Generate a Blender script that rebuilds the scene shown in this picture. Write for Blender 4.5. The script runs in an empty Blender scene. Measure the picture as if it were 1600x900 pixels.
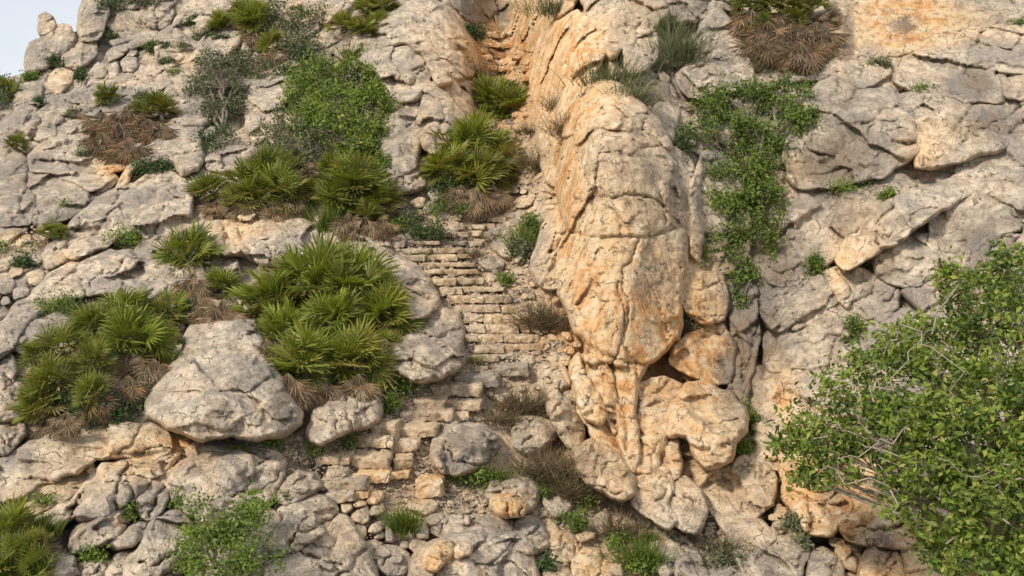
import bpy, math, random
import numpy as np

# ------------------------------------------------------------------ camera, sky, sun, exposure
scene = bpy.context.scene
FPX, PITCH = 1500.0, math.radians(4.57)
cam_data = bpy.data.cameras.new('camera')
cam_data.sensor_width = 36.0
cam_data.lens = 36.0 * FPX / 1600.0
cam_data.clip_end = 2000.0
cam = bpy.data.objects.new('camera', cam_data)
scene.collection.objects.link(cam)
cam.location = (0, 0, 0)
cam.rotation_euler = (math.radians(90) - PITCH, 0, 0)
scene.camera = cam

SUN_DIR = np.array([-0.62, -0.62, 0.78]); SUN_DIR /= np.linalg.norm(SUN_DIR)      # towards the sun
SUN_EL = math.asin(SUN_DIR[2]); SUN_AZ = math.atan2(SUN_DIR[0], SUN_DIR[1])
world = bpy.data.worlds.new("World"); scene.world = world; world.use_nodes = True
wn, wl = world.node_tree.nodes, world.node_tree.links
bg = wn['Background']; bg.inputs['Strength'].default_value = 0.10
sky = wn.new('ShaderNodeTexSky'); sky.sky_type = 'NISHITA'; sky.sun_disc = False
sky.sun_elevation = SUN_EL; sky.sun_rotation = SUN_AZ
tc = wn.new('ShaderNodeTexCoord'); mp = wn.new('ShaderNodeMapping'); mp.inputs['Scale'].default_value = (1.0, 1.0, 2.2)
nz = wn.new('ShaderNodeTexNoise'); nz.inputs['Scale'].default_value = 2.6; nz.inputs['Detail'].default_value = 7; nz.inputs['Roughness'].default_value = 0.5
rp = wn.new('ShaderNodeValToRGB'); rp.color_ramp.elements[0].position = 0.34; rp.color_ramp.elements[1].position = 0.66
rp.color_ramp.elements[0].color = (0.55, 0.55, 0.55, 1); rp.color_ramp.elements[1].color = (1, 1, 1, 1)
mx = wn.new('ShaderNodeMixRGB'); mx.inputs[2].default_value = (6.6, 6.75, 7.0, 1)
wl.new(tc.outputs['Generated'], mp.inputs[0]); wl.new(mp.outputs[0], nz.inputs['Vector']); wl.new(nz.outputs['Fac'], rp.inputs[0])
wl.new(rp.outputs[0], mx.inputs[0]); wl.new(sky.outputs[0], mx.inputs[1]); wl.new(mx.outputs[0], bg.inputs['Color'])
sd = bpy.data.lights.new('sun', 'SUN'); sd.energy = 2.9; sd.angle = math.radians(10); sd.color = (1.0, 0.90, 0.76)
sun = bpy.data.objects.new('sun', sd); scene.collection.objects.link(sun)
import mathutils
sun.rotation_euler = mathutils.Vector(SUN_DIR.tolist()).to_track_quat('Z', 'Y').to_euler()
sun.location = (-20, -20, 30)
vs = scene.view_settings
scene.display_settings.display_device = 'sRGB'
vs.view_transform = 'Standard'; vs.look = 'None'; vs.gamma = 1.0; vs.use_curve_mapping = False
vs.exposure = 0.48
scene.cycles.max_bounces = 5; scene.cycles.diffuse_bounces = 3; scene.cycles.transmission_bounces = 3
scene.cycles.transparent_max_bounces = 4

# ------------------------------------------------------------------ the view used to place things at their own distance
CP, SP = math.cos(PITCH), math.sin(PITCH)
def P(px, py, Y):
    px = np.asarray(px, float); py = np.asarray(py, float); Y = np.asarray(Y, float)
    a = (px - 800) / FPX; b = (450 - py) / FPX
    dy = CP + b * SP; dz = -SP + b * CP
    return np.stack(np.broadcast_arrays(a / dy * Y, Y, dz / dy * Y), -1)

TX = [-300, 0, 150, 300, 450, 600, 700, 790, 865, 900, 960, 1060, 1120, 1250, 1400, 1600, 1900]
TY = [-200, 0, 100, 200, 300, 375, 450, 540, 600, 700, 800, 900, 1100, 1300]
TD = np.array([
 #-300   0   150  300   450   600   700   790   865   900   960  1060  1120  1250  1400  1600  1900
 [40.0, 40.0, 40.0, 41.0, 41.0, 40.0, 42.0, 46.0, 36.0, 33.0, 31.5, 31.0, 31.0, 31.0, 30.5, 30.0, 29.0],
 [37.0, 37.0, 37.0, 37.5, 37.0, 35.5, 35.0, 41.0, 31.0, 28.5, 27.5, 27.5, 28.0, 28.5, 28.2, 27.6, 26.5],
 [34.0, 34.0, 33.5, 33.5, 33.0, 31.5, 31.0, 35.0, 27.0, 25.4, 25.2, 25.6, 26.0, 25.4, 25.4, 25.0, 24.0],
 [29.0, 29.0, 29.0, 28.6, 28.2, 27.6, 27.6, 30.5, 25.5, 22.8, 22.2, 23.4, 24.4, 23.6, 23.6, 23.4, 22.5],
 [25.0, 25.0, 25.0, 24.8, 25.0, 25.0, 25.4, 26.8, 24.5, 21.7, 21.2, 22.2, 23.4, 22.6, 22.0, 21.6, 21.0],
 [22.5, 22.5, 22.6, 22.6, 22.8, 23.2, 23.9, 24.3, 23.0, 21.3, 20.8, 21.8, 22.8, 22.0, 21.2, 20.8, 20.0],
 [20.2, 20.2, 20.4, 20.6, 21.0, 21.6, 22.0, 22.1, 21.8, 20.8, 20.4, 21.4, 22.3, 21.4, 20.5, 20.0, 19.0],
 [17.8, 17.8, 18.0, 18.4, 18.8, 19.6, 20.0, 20.1, 20.1, 20.0, 20.1, 20.8, 21.4, 20.6, 19.8, 19.0, 18.0],
 [16.6, 16.6, 16.8, 17.0, 17.4, 18.2, 18.9, 19.4, 19.6, 19.6, 19.7, 20.0, 20.4, 19.8, 19.0, 18.4, 17.5],
 [15.2, 15.2, 15.3, 15.6, 16.2, 16.8, 17.3, 17.9, 18.2, 18.3, 18.4, 18.4, 18.6, 18.4, 17.8, 17.2, 16.5],
 [14.0, 14.0, 14.1, 14.3, 14.8, 15.5, 15.8, 16.0, 16.3, 16.5, 16.7, 16.8, 17.0, 16.9, 16.5, 16.0, 15.2],
 [13.0, 13.0, 13.0, 13.2, 13.6, 14.3, 14.5, 14.6, 14.8, 14.9, 15.1, 15.2, 15.4, 15.4, 15.2, 14.8, 14.2],
 [11.3, 11.3, 11.3, 11.4, 11.7, 12.1, 12.3, 12.4, 12.5, 12.6, 12.7, 12.8, 12.9, 12.9, 12.8, 12.5, 12.0],
 [10.0, 10.0, 10.0, 10.0, 10.2, 10.4, 10.5, 10.6, 10.7, 10.8, 10.8, 10.9, 11.0, 11.0, 10.9, 10.7, 10.4]])
_gx = np.arange(-400, 2001, 20.0); _gy = np.arange(-300, 1301, 20.0)
_t = np.stack([np.interp(_gx, TX, r) for r in TD])
_t = np.stack([np.interp(_gy, TY, _t[:, i]) for i in range(len(_gx))], 1)
def _blur(a, n):
    for _ in range(n):
        b = np.pad(a, 1, 'edge'); a = (b[:-2, 1:-1] + b[2:, 1:-1] + b[1:-1, :-2] + b[1:-1, 2:] + 2 * b[1:-1, 1:-1]) / 6
    return a
_t = _blur(_t, 6)
_X, _Y = np.meshgrid(_gx, _gy); _t = _t + 3.2 * np.exp(-((_X - 788) / 42) ** 2 - (np.maximum(0, np.abs(_Y - 60) - 70) / 60) ** 2); _t = _blur(_t, 2)
def D(px, py):
    x = np.clip((np.asarray(px, float) + 400) / 20, 0, len(_gx) - 1.001); y = np.clip((np.asarray(py, float) + 300) / 20, 0, len(_gy) - 1.001)
    i = x.astype(int); j = y.astype(int); u = x - i; v = y - j
    return (_t[j, i] * (1 - u) + _t[j, i + 1] * u) * (1 - v) + (_t[j + 1, i] * (1 - u) + _t[j + 1, i + 1] * u) * v

# ------------------------------------------------------------------ noise
_r = np.random.RandomState(7)
_perm = np.concatenate([_r.permutation(256)] * 3).astype(np.int64)
_grad = _r.normal(size=(256, 3)); _grad /= np.linalg.norm(_grad, axis=1)[:, None]
def noise(p):
    f = np.floor(p); q = p - f; i = f.astype(np.int64) & 255; w = q * q * q * (q * (q * 6 - 15) + 10)
    out = 0
    for dx in (0, 1):
        for dy in (0, 1):
            for dz in (0, 1):
                h = _perm[_perm[_perm[(i[..., 0] + dx) & 255] + ((i[..., 1] + dy) & 255)] + ((i[..., 2] + dz) & 255)]
                g = _grad[h]
                dd = g[..., 0] * (q[..., 0] - dx) + g[..., 1] * (q[..., 1] - dy) + g[..., 2] * (q[..., 2] - dz)
                out = out + dd * (w[..., 0] if dx else 1 - w[..., 0]) * (w[..., 1] if dy else 1 - w[..., 1]) * (w[..., 2] if dz else 1 - w[..., 2])
    return out * 1.4
def fbm(p, o=4, ridge=False, gain=0.5):
    a, s, t = 1.0, 0.0, 0
    for k in range(o):
        n = noise(p + k * 17.3)
        t = t + a * ((1 - 2 * np.abs(n)) if ridge else n); s += a; a *= gain; p = p * 2.03
    return t / s
def _hash3(i, salt):
    return _perm[_perm[_perm[(i[..., 0] + salt) & 255] + (i[..., 1] & 255)] + (i[..., 2] & 255)]
def worley(p, salt=0, slope=0.6):
    """blocky rock: each cell is its own tilted plane; returns (plane height, distance to the cell border)"""
    f = np.floor(p).astype(np.int64); b1 = np.full(p.shape[:-1], 9.0); b2 = b1.copy(); val = np.zeros_like(b1)
    for dx in (-1, 0, 1):
        for dy in (-1, 0, 1):
            for dz in (-1, 0, 1):
                c = f + (dx, dy, dz); h = _hash3(c, salt); h2 = _perm[h + 91]; h3 = _perm[h2 + 37]
                s = c + np.stack([h, h2, h3], -1) / 256.0
                v = p - s; d = np.sqrt((v * v).sum(-1))
                g = _grad[(h2 + salt) & 255]
                pl = (h3 / 255.0 - 0.5) + slope * (v * g).sum(-1)
                m = d < b1
                b2 = np.where(m, b1, np.minimum(b2, d)); val = np.where(m, pl, val); b1 = np.where(m, d, b1)
    return val, b2 - b1

def rockform(p, salt=0, scale=1.0, flow=None):
    """signed relief (about -1..1) of weathered limestone at world points p; scale = size of its main blocks in metres"""
    w = p + 0.10 * scale * np.stack([fbm(p / scale * 0.9 + 3, 2), fbm(p / scale * 0.9 + 31, 2), fbm(p / scale * 0.9 + 57, 2)], -1) + 0.035 * scale * np.stack([fbm(p / scale * 4 + 3, 2), fbm(p / scale * 4 + 31, 2), fbm(p / scale * 4 + 57, 2)], -1)
    if flow is not None: w = w * flow
    v1, e1 = worley(w / scale, salt, 1.35)
    v2, e2 = worley(w / scale * 2.6 + 5, salt + 11, 1.2)
    msk = np.clip(fbm(p / scale * 0.6 + 77, 2) * 3 + 0.55, 0, 1); m2 = np.clip(fbm(p / scale * 0.8 + 177, 2) * 3 + 0.4, 0, 1)
    s1 = np.clip(e1 / 0.07, 0, 1); s2 = np.clip(e2 / 0.09, 0, 1)
    out = v1 - 0.16 * (1 - s1) ** 2 * msk
    out = out + (0.34 * v2 - 0.08 * (1 - s2) ** 2 * msk) * m2
    a_ = (salt % 17) / 17 * 1.6 - 0.5; bd = (w[..., 0] * math.sin(a_) + w[..., 2] * math.cos(a_) + .3 * w[..., 1]) / scale * 2.3 + .5 * fbm(p / scale * .7 + 60, 2)
    fr = bd - np.floor(bd); out = out + 0.30 * m2 * (np.minimum(fr, (1 - fr) * 6) - .42)
    out = out + 0.10 * fbm(p * 9.0 + 5, 3) / scale ** .5 + 0.26 * fbm(p / scale * 1.5 + 9, 3)
    out = out + 0.09 * (fbm(w / scale * np.array([5, 5, 2.2]) + 40, 3, True) - 0.3)
    return out

# ------------------------------------------------------------------ stone colour that belongs to the place (iron-stained, clean, water-stained)
# x, y, rx, ry, amount
WARM = [(1405,25,60,50,.8),(870,100,60,95,.75),(930,90,50,60,.4),(888,290,24,100,1.0),(1000,520,30,50,.5),(965,380,110,190,.5),(900,420,40,80,.3),(970,620,50,80,.3),(950,500,85,90,.4),(980,620,120,120,.55),(1080,470,60,80,.5),(1100,560,90,70,.6),(960,720,90,70,.35),(1120,690,70,130,.45),
 (1190,800,60,90,.15),(800,120,70,90,.9),(790,40,80,60,.6),(1410,20,55,50,1.0),(1480,35,80,30,.5),(1230,8,30,60,.7),(1320,70,20,60,.5),(1225,615,22,40,1.0),(1270,760,60,60,.8),(1330,790,50,60,.7),
 (1375,880,60,45,.9),(1500,880,40,60,.7),(1345,350,50,50,.35),(1440,240,40,45,.45),(1350,400,60,30,.3),(1310,430,18,40,.5),(1240,270,40,30,.4),(1590,60,40,20,.2),(1500,200,60,40,.25),
 (180,265,40,22,.9),(30,375,30,16,.7),(105,405,20,15,.5),(400,350,60,22,.4),(360,365,40,30,.35),(200,370,50,30,.2),(160,720,110,50,.4),(240,705,60,40,.5),(60,780,70,30,.25),(285,692,18,12,1.0),(190,815,16,16,.6),
 (330,760,20,60,.2),(540,840,60,50,.25),(720,450,110,110,.22),(620,720,130,60,.25),(800,790,30,20,.7),(680,870,40,30,.45),(870,880,60,60,.35),(930,880,40,40,.5),(700,130,60,90,.15),(660,240,18,60,.4),
 (290,95,30,20,.4),(200,40,60,20,.2),(85,40,60,25,.25),(530,590,50,40,.15),(640,760,80,40,.35),(865,530,60,18,.55),(480,20,60,25,.3),(820,290,60,50,.15),(1010,20,60,60,.22),(960,160,60,40,.35),(650,60,60,40,.08)]
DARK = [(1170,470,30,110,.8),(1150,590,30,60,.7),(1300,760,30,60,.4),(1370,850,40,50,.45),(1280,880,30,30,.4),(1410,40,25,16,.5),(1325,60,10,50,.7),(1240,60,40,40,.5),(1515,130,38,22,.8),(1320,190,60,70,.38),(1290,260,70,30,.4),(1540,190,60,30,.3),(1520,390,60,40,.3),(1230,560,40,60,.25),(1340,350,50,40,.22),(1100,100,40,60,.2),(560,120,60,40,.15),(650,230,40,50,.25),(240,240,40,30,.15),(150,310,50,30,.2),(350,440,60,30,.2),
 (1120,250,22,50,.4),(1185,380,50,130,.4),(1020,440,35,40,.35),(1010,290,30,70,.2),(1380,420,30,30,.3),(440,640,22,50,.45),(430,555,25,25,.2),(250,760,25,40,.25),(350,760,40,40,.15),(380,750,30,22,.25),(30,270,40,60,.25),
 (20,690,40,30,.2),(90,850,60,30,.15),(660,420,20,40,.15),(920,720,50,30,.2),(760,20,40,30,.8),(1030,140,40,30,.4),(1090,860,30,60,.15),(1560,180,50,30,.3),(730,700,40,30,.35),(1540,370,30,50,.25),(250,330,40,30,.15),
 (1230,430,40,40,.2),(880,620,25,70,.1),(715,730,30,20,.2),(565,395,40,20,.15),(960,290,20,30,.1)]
def tone(px, py, p, warm=0.0, dark=0.0, rnd=0.5):
    w = np.zeros(np.shape(px)); d = np.zeros(np.shape(px))
    wob = fbm(p * 0.9, 3) * 0.5
    for x, y, rx, ry, a in WARM:
        q = ((px - x) / rx) ** 2 + ((py - y) / ry) ** 2
        w = w + a * np.exp(-np.minimum(q * (1 + wob), 40))
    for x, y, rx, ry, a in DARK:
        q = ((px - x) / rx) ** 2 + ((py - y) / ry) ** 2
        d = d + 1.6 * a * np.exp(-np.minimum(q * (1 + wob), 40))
    return np.stack([np.clip(w + warm, 0, 1), np.clip(d + dark, 0, 1), np.full(np.shape(px), rnd), np.ones(np.shape(px))], -1)

# ------------------------------------------------------------------ meshes
def make_mesh(name, verts, quads=None, tris=None, mat=None, col=None, smooth=True, origin=None, parent=None):
    me = bpy.data.meshes.new(name); verts = np.asarray(verts, float)
    nq = 0 if quads is None else len(quads); nt = 0 if tris is None else len(tris)
    idx = np.concatenate([np.asarray(a).ravel() for a in (quads, tris) if a is not None and len(a)]).astype(np.int32)
    if origin is None:
        origin = np.array([verts[:, 0].mean(), verts[:, 1].mean(), verts[:, 2].min()])
    origin = np.asarray(origin, float)
    me.vertices.add(len(verts)); me.vertices.foreach_set('co', (verts - origin).astype(np.float32).ravel())
    me.loops.add(len(idx)); me.loops.foreach_set('vertex_index', idx)
    me.polygons.add(nq + nt)
    st = np.concatenate([np.arange(nq) * 4, nq * 4 + np.arange(nt) * 3]).astype(np.int32)
    me.polygons.foreach_set('loop_start', st)
    me.polygons.foreach_set('loop_total', np.concatenate([np.full(nq, 4), np.full(nt, 3)]).astype(np.int32))
    me.polygons.foreach_set('use_smooth', np.full(nq + nt, smooth))
    if col is not None:
        a = me.color_attributes.new('tone', 'FLOAT_COLOR', 'POINT'); a.data.foreach_set('color', np.asarray(col, np.float32).ravel())
    me.update(calc_edges=True)
    if mat is not None: me.materials.append(mat)
    ob = bpy.data.objects.new(name, me); scene.collection.objects.link(ob)
    if parent is not None:
        ob.parent = parent; ob.location = origin - np.array(parent['o'])
    else: ob.location = origin
    return ob
def empty(name, loc):
    o = bpy.data.objects.new(name, None); scene.collection.objects.link(o); o.location = loc; o.empty_display_size = 0.2
    o['o'] = [float(v) for v in loc]; return o
USED = {}
def tag(o, label, cat, group=None, kind=None):
    o['label'] = label
    if cat: o['category'] = cat
    if group: o['group'] = group
    if kind: o['kind'] = kind
    USED.setdefault(label.lower(), []).append(o.name)
    return o
# ------------------------------------------------------------------ materials
def nodes(name):
    m = bpy.data.materials.new(name); m.use_nodes = True
    return m, m.node_tree.nodes, m.node_tree.links, m.node_tree.nodes['Principled BSDF']
def _mix(n, l, a, b, f, mode='MIX'):
    x = n.new('ShaderNodeMixRGB'); x.blend_type = mode
    for s, v in ((1, a), (2, b), (0, f)):
        if isinstance(v, (tuple, float, int)): x.inputs[s].default_value = v if not isinstance(v, tuple) else (*v, 1)
        else: l.new(v, x.inputs[s])
    return x.outputs[0]
def _noise(n, l, vec, scale, detail=6, rough=0.6, dist=0.0):
    x = n.new('ShaderNodeTexNoise'); x.inputs['Scale'].default_value = scale; x.inputs['Detail'].default_value = detail
    x.inputs['Roughness'].default_value = rough; x.inputs['Distortion'].default_value = dist; l.new(vec, x.inputs['Vector']); return x.outputs['Fac']
def _map(n, l, vec, sc):
    x = n.new('ShaderNodeMapping'); x.inputs['Scale'].default_value = sc; l.new(vec, x.inputs[0]); return x.outputs[0]
def _rng(n, l, v, a, b, c=0.0, d=1.0):
    x = n.new('ShaderNodeMapRange'); x.clamp = True
    for i, q in enumerate((a, b, c, d)): x.inputs[i + 1].default_value = q
    l.new(v, x.inputs[0]); return x.outputs[0]
def _m(n, l, op, a, b=None, c=None):
    x = n.new('ShaderNodeMath'); x.operation = op
    for i, v in enumerate((a, b, c)):
        if v is None: continue
        if isinstance(v, (int, float)): x.inputs[i].default_value = v
        else: l.new(v, x.inputs[i])
    return x.outputs[0]
def rock_material(name, soil=0.0):
    m, n, l, b = nodes(name)
    pos = n.new('ShaderNodeNewGeometry').outputs['Position']
    at = n.new('ShaderNodeAttribute'); at.attribute_name = 'tone'
    sp = n.new('ShaderNodeSeparateColor'); l.new(at.outputs['Color'], sp.inputs[0]); W, K, R = sp.outputs[0], sp.outputs[1], sp.outputs[2]
    big = _noise(n, l, pos, 0.7, 4, 0.62, 0.5); mid = _noise(n, l, pos, 2.6, 5, 0.68, 0.3); fine = _noise(n, l, pos, 12, 5, 0.72)
    strk = _noise(n, l, _map(n, l, pos, (3.2, 3.2, 0.42)), 1.3, 4, 0.62, 0.8)
    grey = _mix(n, l, (0.350, 0.290, 0.225), (0.64, 0.545, 0.43), _rng(n, l, mid, 0.40, 0.57))
    grey = _mix(n, l, grey, (0.305, 0.270, 0.235), _m(n, l, 'MULTIPLY', _rng(n, l, big, 0.47, 0.58), 0.8))
    grey = _mix(n, l, grey, (0.64, 0.475, 0.33), _m(n, l, 'MULTIPLY', _rng(n, l, big, 0.47, 0.36), 0.38))
    grey = _mix(n, l, grey, (0.70, 0.61, 0.49), _m(n, l, 'MULTIPLY', _rng(n, l, fine, 0.55, 0.66), 0.45))
    warm = _mix(n, l, (0.73, 0.53, 0.315), (0.71, 0.415, 0.185), _rng(n, l, strk, 0.42, 0.68))
    warm = _mix(n, l, warm, (0.76, 0.63, 0.45), _rng(n, l, mid, 0.46, 0.66))
    wf = _m(n, l, 'ADD', W, _m(n, l, 'MULTIPLY', _m(n, l, 'SUBTRACT', mid, 0.5), 1.1)); wf = _m(n, l, 'MULTIPLY', _rng(n, l, wf, 0.02, 0.62), _rng(n, l, W, 0.02, 0.2))
    c = _mix(n, l, grey, warm, wf)
    c = _mix(n, l, c, (0.64, 0.31, 0.10), _m(n, l, 'MULTIPLY', _rng(n, l, W, 0.70, 1.0), _rng(n, l, strk, 0.42, 0.62)))
    # water stains: grey-blue and dark brown, running down
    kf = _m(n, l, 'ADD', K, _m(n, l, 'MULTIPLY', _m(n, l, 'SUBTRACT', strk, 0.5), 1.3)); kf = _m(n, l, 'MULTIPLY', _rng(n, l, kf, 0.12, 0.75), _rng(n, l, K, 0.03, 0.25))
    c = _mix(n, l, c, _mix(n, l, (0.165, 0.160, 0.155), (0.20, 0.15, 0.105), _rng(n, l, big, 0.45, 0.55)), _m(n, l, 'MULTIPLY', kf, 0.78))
    c = _mix(n, l, c, (0.22, 0.185, 0.15), _m(n, l, 'MULTIPLY', _rng(n, l, strk, 0.57, 0.70), 0.55))
    # dirt and moss in the rough hollows
    pit = _noise(n, l, pos, 5.5, 5, 0.7, 0.5)
    c = _mix(n, l, c, (0.24, 0.19, 0.135), _m(n, l, 'MULTIPLY', _rng(n, l, pit, 0.46, 0.36), 0.6))
    c = _mix(n, l, c, (0.11, 0.085, 0.06), _m(n, l, 'MULTIPLY', _rng(n, l, fine, 0.40, 0.34), 0.72))
    vo = n.new('ShaderNodeTexVoronoi'); vo.feature = 'DISTANCE_TO_EDGE'; vo.inputs['Scale'].default_value = 1.05
    dv = n.new('ShaderNodeVectorMath'); dv.operation = 'ADD'; nc = n.new('ShaderNodeTexNoise'); nc.inputs['Scale'].default_value = 1.7; nc.inputs['Detail'].default_value = 4; l.new(pos, nc.inputs['Vector'])
    l.new(_map(n, l, pos, (1.2, 1.2, .85)), dv.inputs[0]); l.new(nc.outputs['Color'], dv.inputs[1]); l.new(dv.outputs[0], vo.inputs['Vector'])
    crack = _m(n, l, 'MULTIPLY', _rng(n, l, vo.outputs['Distance'], 0.017, 0.005), _rng(n, l, mid, 0.50, 0.57))
    c = _mix(n, l, c, (0.075, 0.058, 0.042), _m(n, l, 'MULTIPLY', crack, 0.7))
    grit = _noise(n, l, pos, 48, 3, 0.8)
    c = _mix(n, l, c, _mix(n, l, (0.72, 0.71, 0.70), (1.22, 1.22, 1.22), _rng(n, l, grit, 0.35, 0.65)), 0.8, 'MULTIPLY')
    c = _mix(n, l, c, _mix(n, l, (0.78, 0.78, 0.78), (1.10, 1.10, 1.10), R), 1.0, 'MULTIPLY')
    if soil:
        so = _mix(n, l, (0.34, 0.25, 0.17), (0.66, 0.52, 0.37), _rng(n, l, fine, 0.36, 0.62))
        so = _mix(n, l, so, _mix(n, l, (0.34, 0.19, 0.09), (0.70, 0.45, 0.23), _rng(n, l, fine, 0.36, 0.62)), _rng(n, l, W, 0.15, 0.7))
        c = _mix(n, l, c, so, at.outputs['Alpha'])
    l.new(c, b.inputs['Base Color']); b.inputs['Roughness'].default_value = 0.92; b.inputs['Specular IOR Level'].default_value = 0.2
    h = _m(n, l, 'ADD', _m(n, l, 'MULTIPLY', fine, 0.6), _m(n, l, 'MULTIPLY', pit, 1.2))
    h = _m(n, l, 'SUBTRACT', h, _m(n, l, 'MULTIPLY', crack, 0.4))
    bp = n.new('ShaderNodeBump'); bp.inputs['Strength'].default_value = 0.9; bp.inputs['Distance'].default_value = 0.09
    l.new(h, bp.inputs['Height']); l.new(bp.outputs[0], b.inputs['Normal'])
    return m
def leaf_material(name, c0, c1, c2, trans=0.3, rough=0.55):
    """c0..c1 by the leaf's own random value, c2 = its yellow or dry leaves"""
    m, n, l, b = nodes(name)
    at = n.new('ShaderNodeAttribute'); at.attribute_name = 'tone'
    sp = n.new('ShaderNodeSeparateColor'); l.new(at.outputs['Color'], sp.inputs[0])
    c = _mix(n, l, c0, c1, sp.outputs[0]); c = _mix(n, l, c, c2, sp.outputs[1])
    l.new(c, b.inputs['Base Color']); b.inputs['Roughness'].default_value = rough; b.inputs['Specular IOR Level'].default_value = 0.35
    tr = n.new('ShaderNodeBsdfTranslucent'); l.new(_mix(n, l, c, (1.5, 1.45, 0.7), 1.0, 'MULTIPLY'), tr.inputs['Color'])
    ms = n.new('ShaderNodeMixShader'); ms.inputs[0].default_value = trans
    l.new(b.outputs[0], ms.inputs[1]); l.new(tr.outputs[0], ms.inputs[2]); l.new(ms.outputs[0], n['Material Output'].inputs[0])
    return m
def plain(name, c0, c1, scale=8, rough=0.9):
    m, n, l, b = nodes(name); pos = n.new('ShaderNodeNewGeometry').outputs['Position']
    l.new(_mix(n, l, c0, c1, _rng(n, l, _noise(n, l, pos, scale, 6, 0.7), 0.35, 0.65)), b.inputs['Base Color']); b.inputs['Roughness'].default_value = rough
    return m
M_ROCK = rock_material('limestone'); M_SLOPE = rock_material('slope_rock_and_soil', 1.0)
M_STEP = rock_material('step_limestone')
M_PALM = leaf_material('palm_frond', (0.032, 0.056, 0.010), (0.225, 0.285, 0.026), (0.26, 0.20, 0.06), 0.25)
M_DEAD = leaf_material('dead_frond', (0.12, 0.085, 0.055), (0.36, 0.28, 0.185), (0.36, 0.22, 0.12), 0.15, 0.8)
M_LEAF = leaf_material('shrub_leaf', (0.035, 0.070, 0.012), (0.210, 0.285, 0.040), (0.36, 0.35, 0.09), 0.3)
M_DKLEAF = leaf_material('dark_shrub_leaf', (0.028, 0.055, 0.016), (0.085, 0.130, 0.040), (0.16, 0.15, 0.06), 0.25)
M_OLIVE = leaf_material('grey_green_leaf', (0.075, 0.090, 0.045), (0.185, 0.200, 0.105), (0.26, 0.23, 0.13), 0.25)
M_GREEN = leaf_material('herb_leaf', (0.050, 0.090, 0.018), (0.19, 0.265, 0.042), (0.28, 0.26, 0.08), 0.3)
M_DRY = leaf_material('dry_stem', (0.10, 0.070, 0.045), (0.25, 0.185, 0.115), (0.13, 0.14, 0.05), 0.2, 0.85)
M_BARK = plain('bark', (0.10, 0.075, 0.055), (0.24, 0.20, 0.16), 20)
M_TWIG = plain('pale_twig', (0.20, 0.165, 0.125), (0.36, 0.31, 0.25), 20)
M_GROUND = plain('valley_soil', (0.16, 0.14, 0.08), (0.30, 0.25, 0.17), 0.3)
# ------------------------------------------------------------------ rock builder: an outline at its own distance, with real thickness, bulge, broken faces and sides
def _seg(p, poly):
    """distance to the outline, nearest outline point, inside flag"""
    a = poly; b = np.roll(poly, -1, 0); ab = b - a
    ap = p[:, None, :] - a[None]
    t = np.clip((ap * ab).sum(-1) / np.maximum((ab * ab).sum(-1), 1e-9), 0, 1)
    q = a[None] + t[..., None] * ab[None]
    d2 = ((p[:, None, :] - q) ** 2).sum(-1); k = d2.argmin(1)
    y0 = a[:, 1]; y1 = b[:, 1]; py = p[:, 1:2]
    cross = ((y0 > py) != (y1 > py)) & (p[:, 0:1] < (b[:, 0] - a[:, 0]) * (py - y0) / np.where(np.abs(y1 - y0) < 1e-9, 1e-9, y1 - y0) + a[:, 0])
    ins = cross.sum(1) % 2 == 1
    r = np.arange(len(p))
    return np.sqrt(d2[r, k]), q[r, k], ins, d2
OCC = np.zeros((260, 420), bool)        # which 5 px cells of the slope already carry a stone; origin (-200,-100)
def outline(pts, rng, rough=0.03, step=6.0, grow=0.0):
    poly = np.array(pts, float); size = max(np.ptp(poly[:, 0]), np.ptp(poly[:, 1]))
    out = []
    for i in range(len(poly)):
        a, b = poly[i], poly[(i + 1) % len(poly)]; L = np.hypot(*(b - a)); k = max(1, int(L / step))
        for j in range(k): out.append(a + (b - a) * j / k)
    out = np.array(out)
    # round the drawn corners a little, then break the edge up
    out = 0.7 * out + 0.15 * (np.roll(out, 1, 0) + np.roll(out, -1, 0))
    s = rng.uniform(0, 100)
    wl_ = min(28, size / 2.2); q = np.stack([out[:, 0] / wl_, out[:, 1] / wl_, np.full(len(out), s)], -1)
    out = out + np.stack([fbm(q, 4), fbm(q + 50, 4)], -1) * min(size * rough * 3.2, 9.5)
    tg = np.roll(out, -1, 0) - np.roll(out, 1, 0); nr = np.stack([tg[:, 1], -tg[:, 0]], -1) / np.maximum(np.hypot(*tg.T), 1e-6)[:, None]
    area = 0.5 * np.sum(out[:, 0] * np.roll(out[:, 1], -1) - np.roll(out[:, 0], -1) * out[:, 1])
    return out + nr * math.copysign(grow, area)
def size0(pts): return max(np.ptp(np.array(pts)[:, 0]), np.ptp(np.array(pts)[:, 1]))
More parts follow.
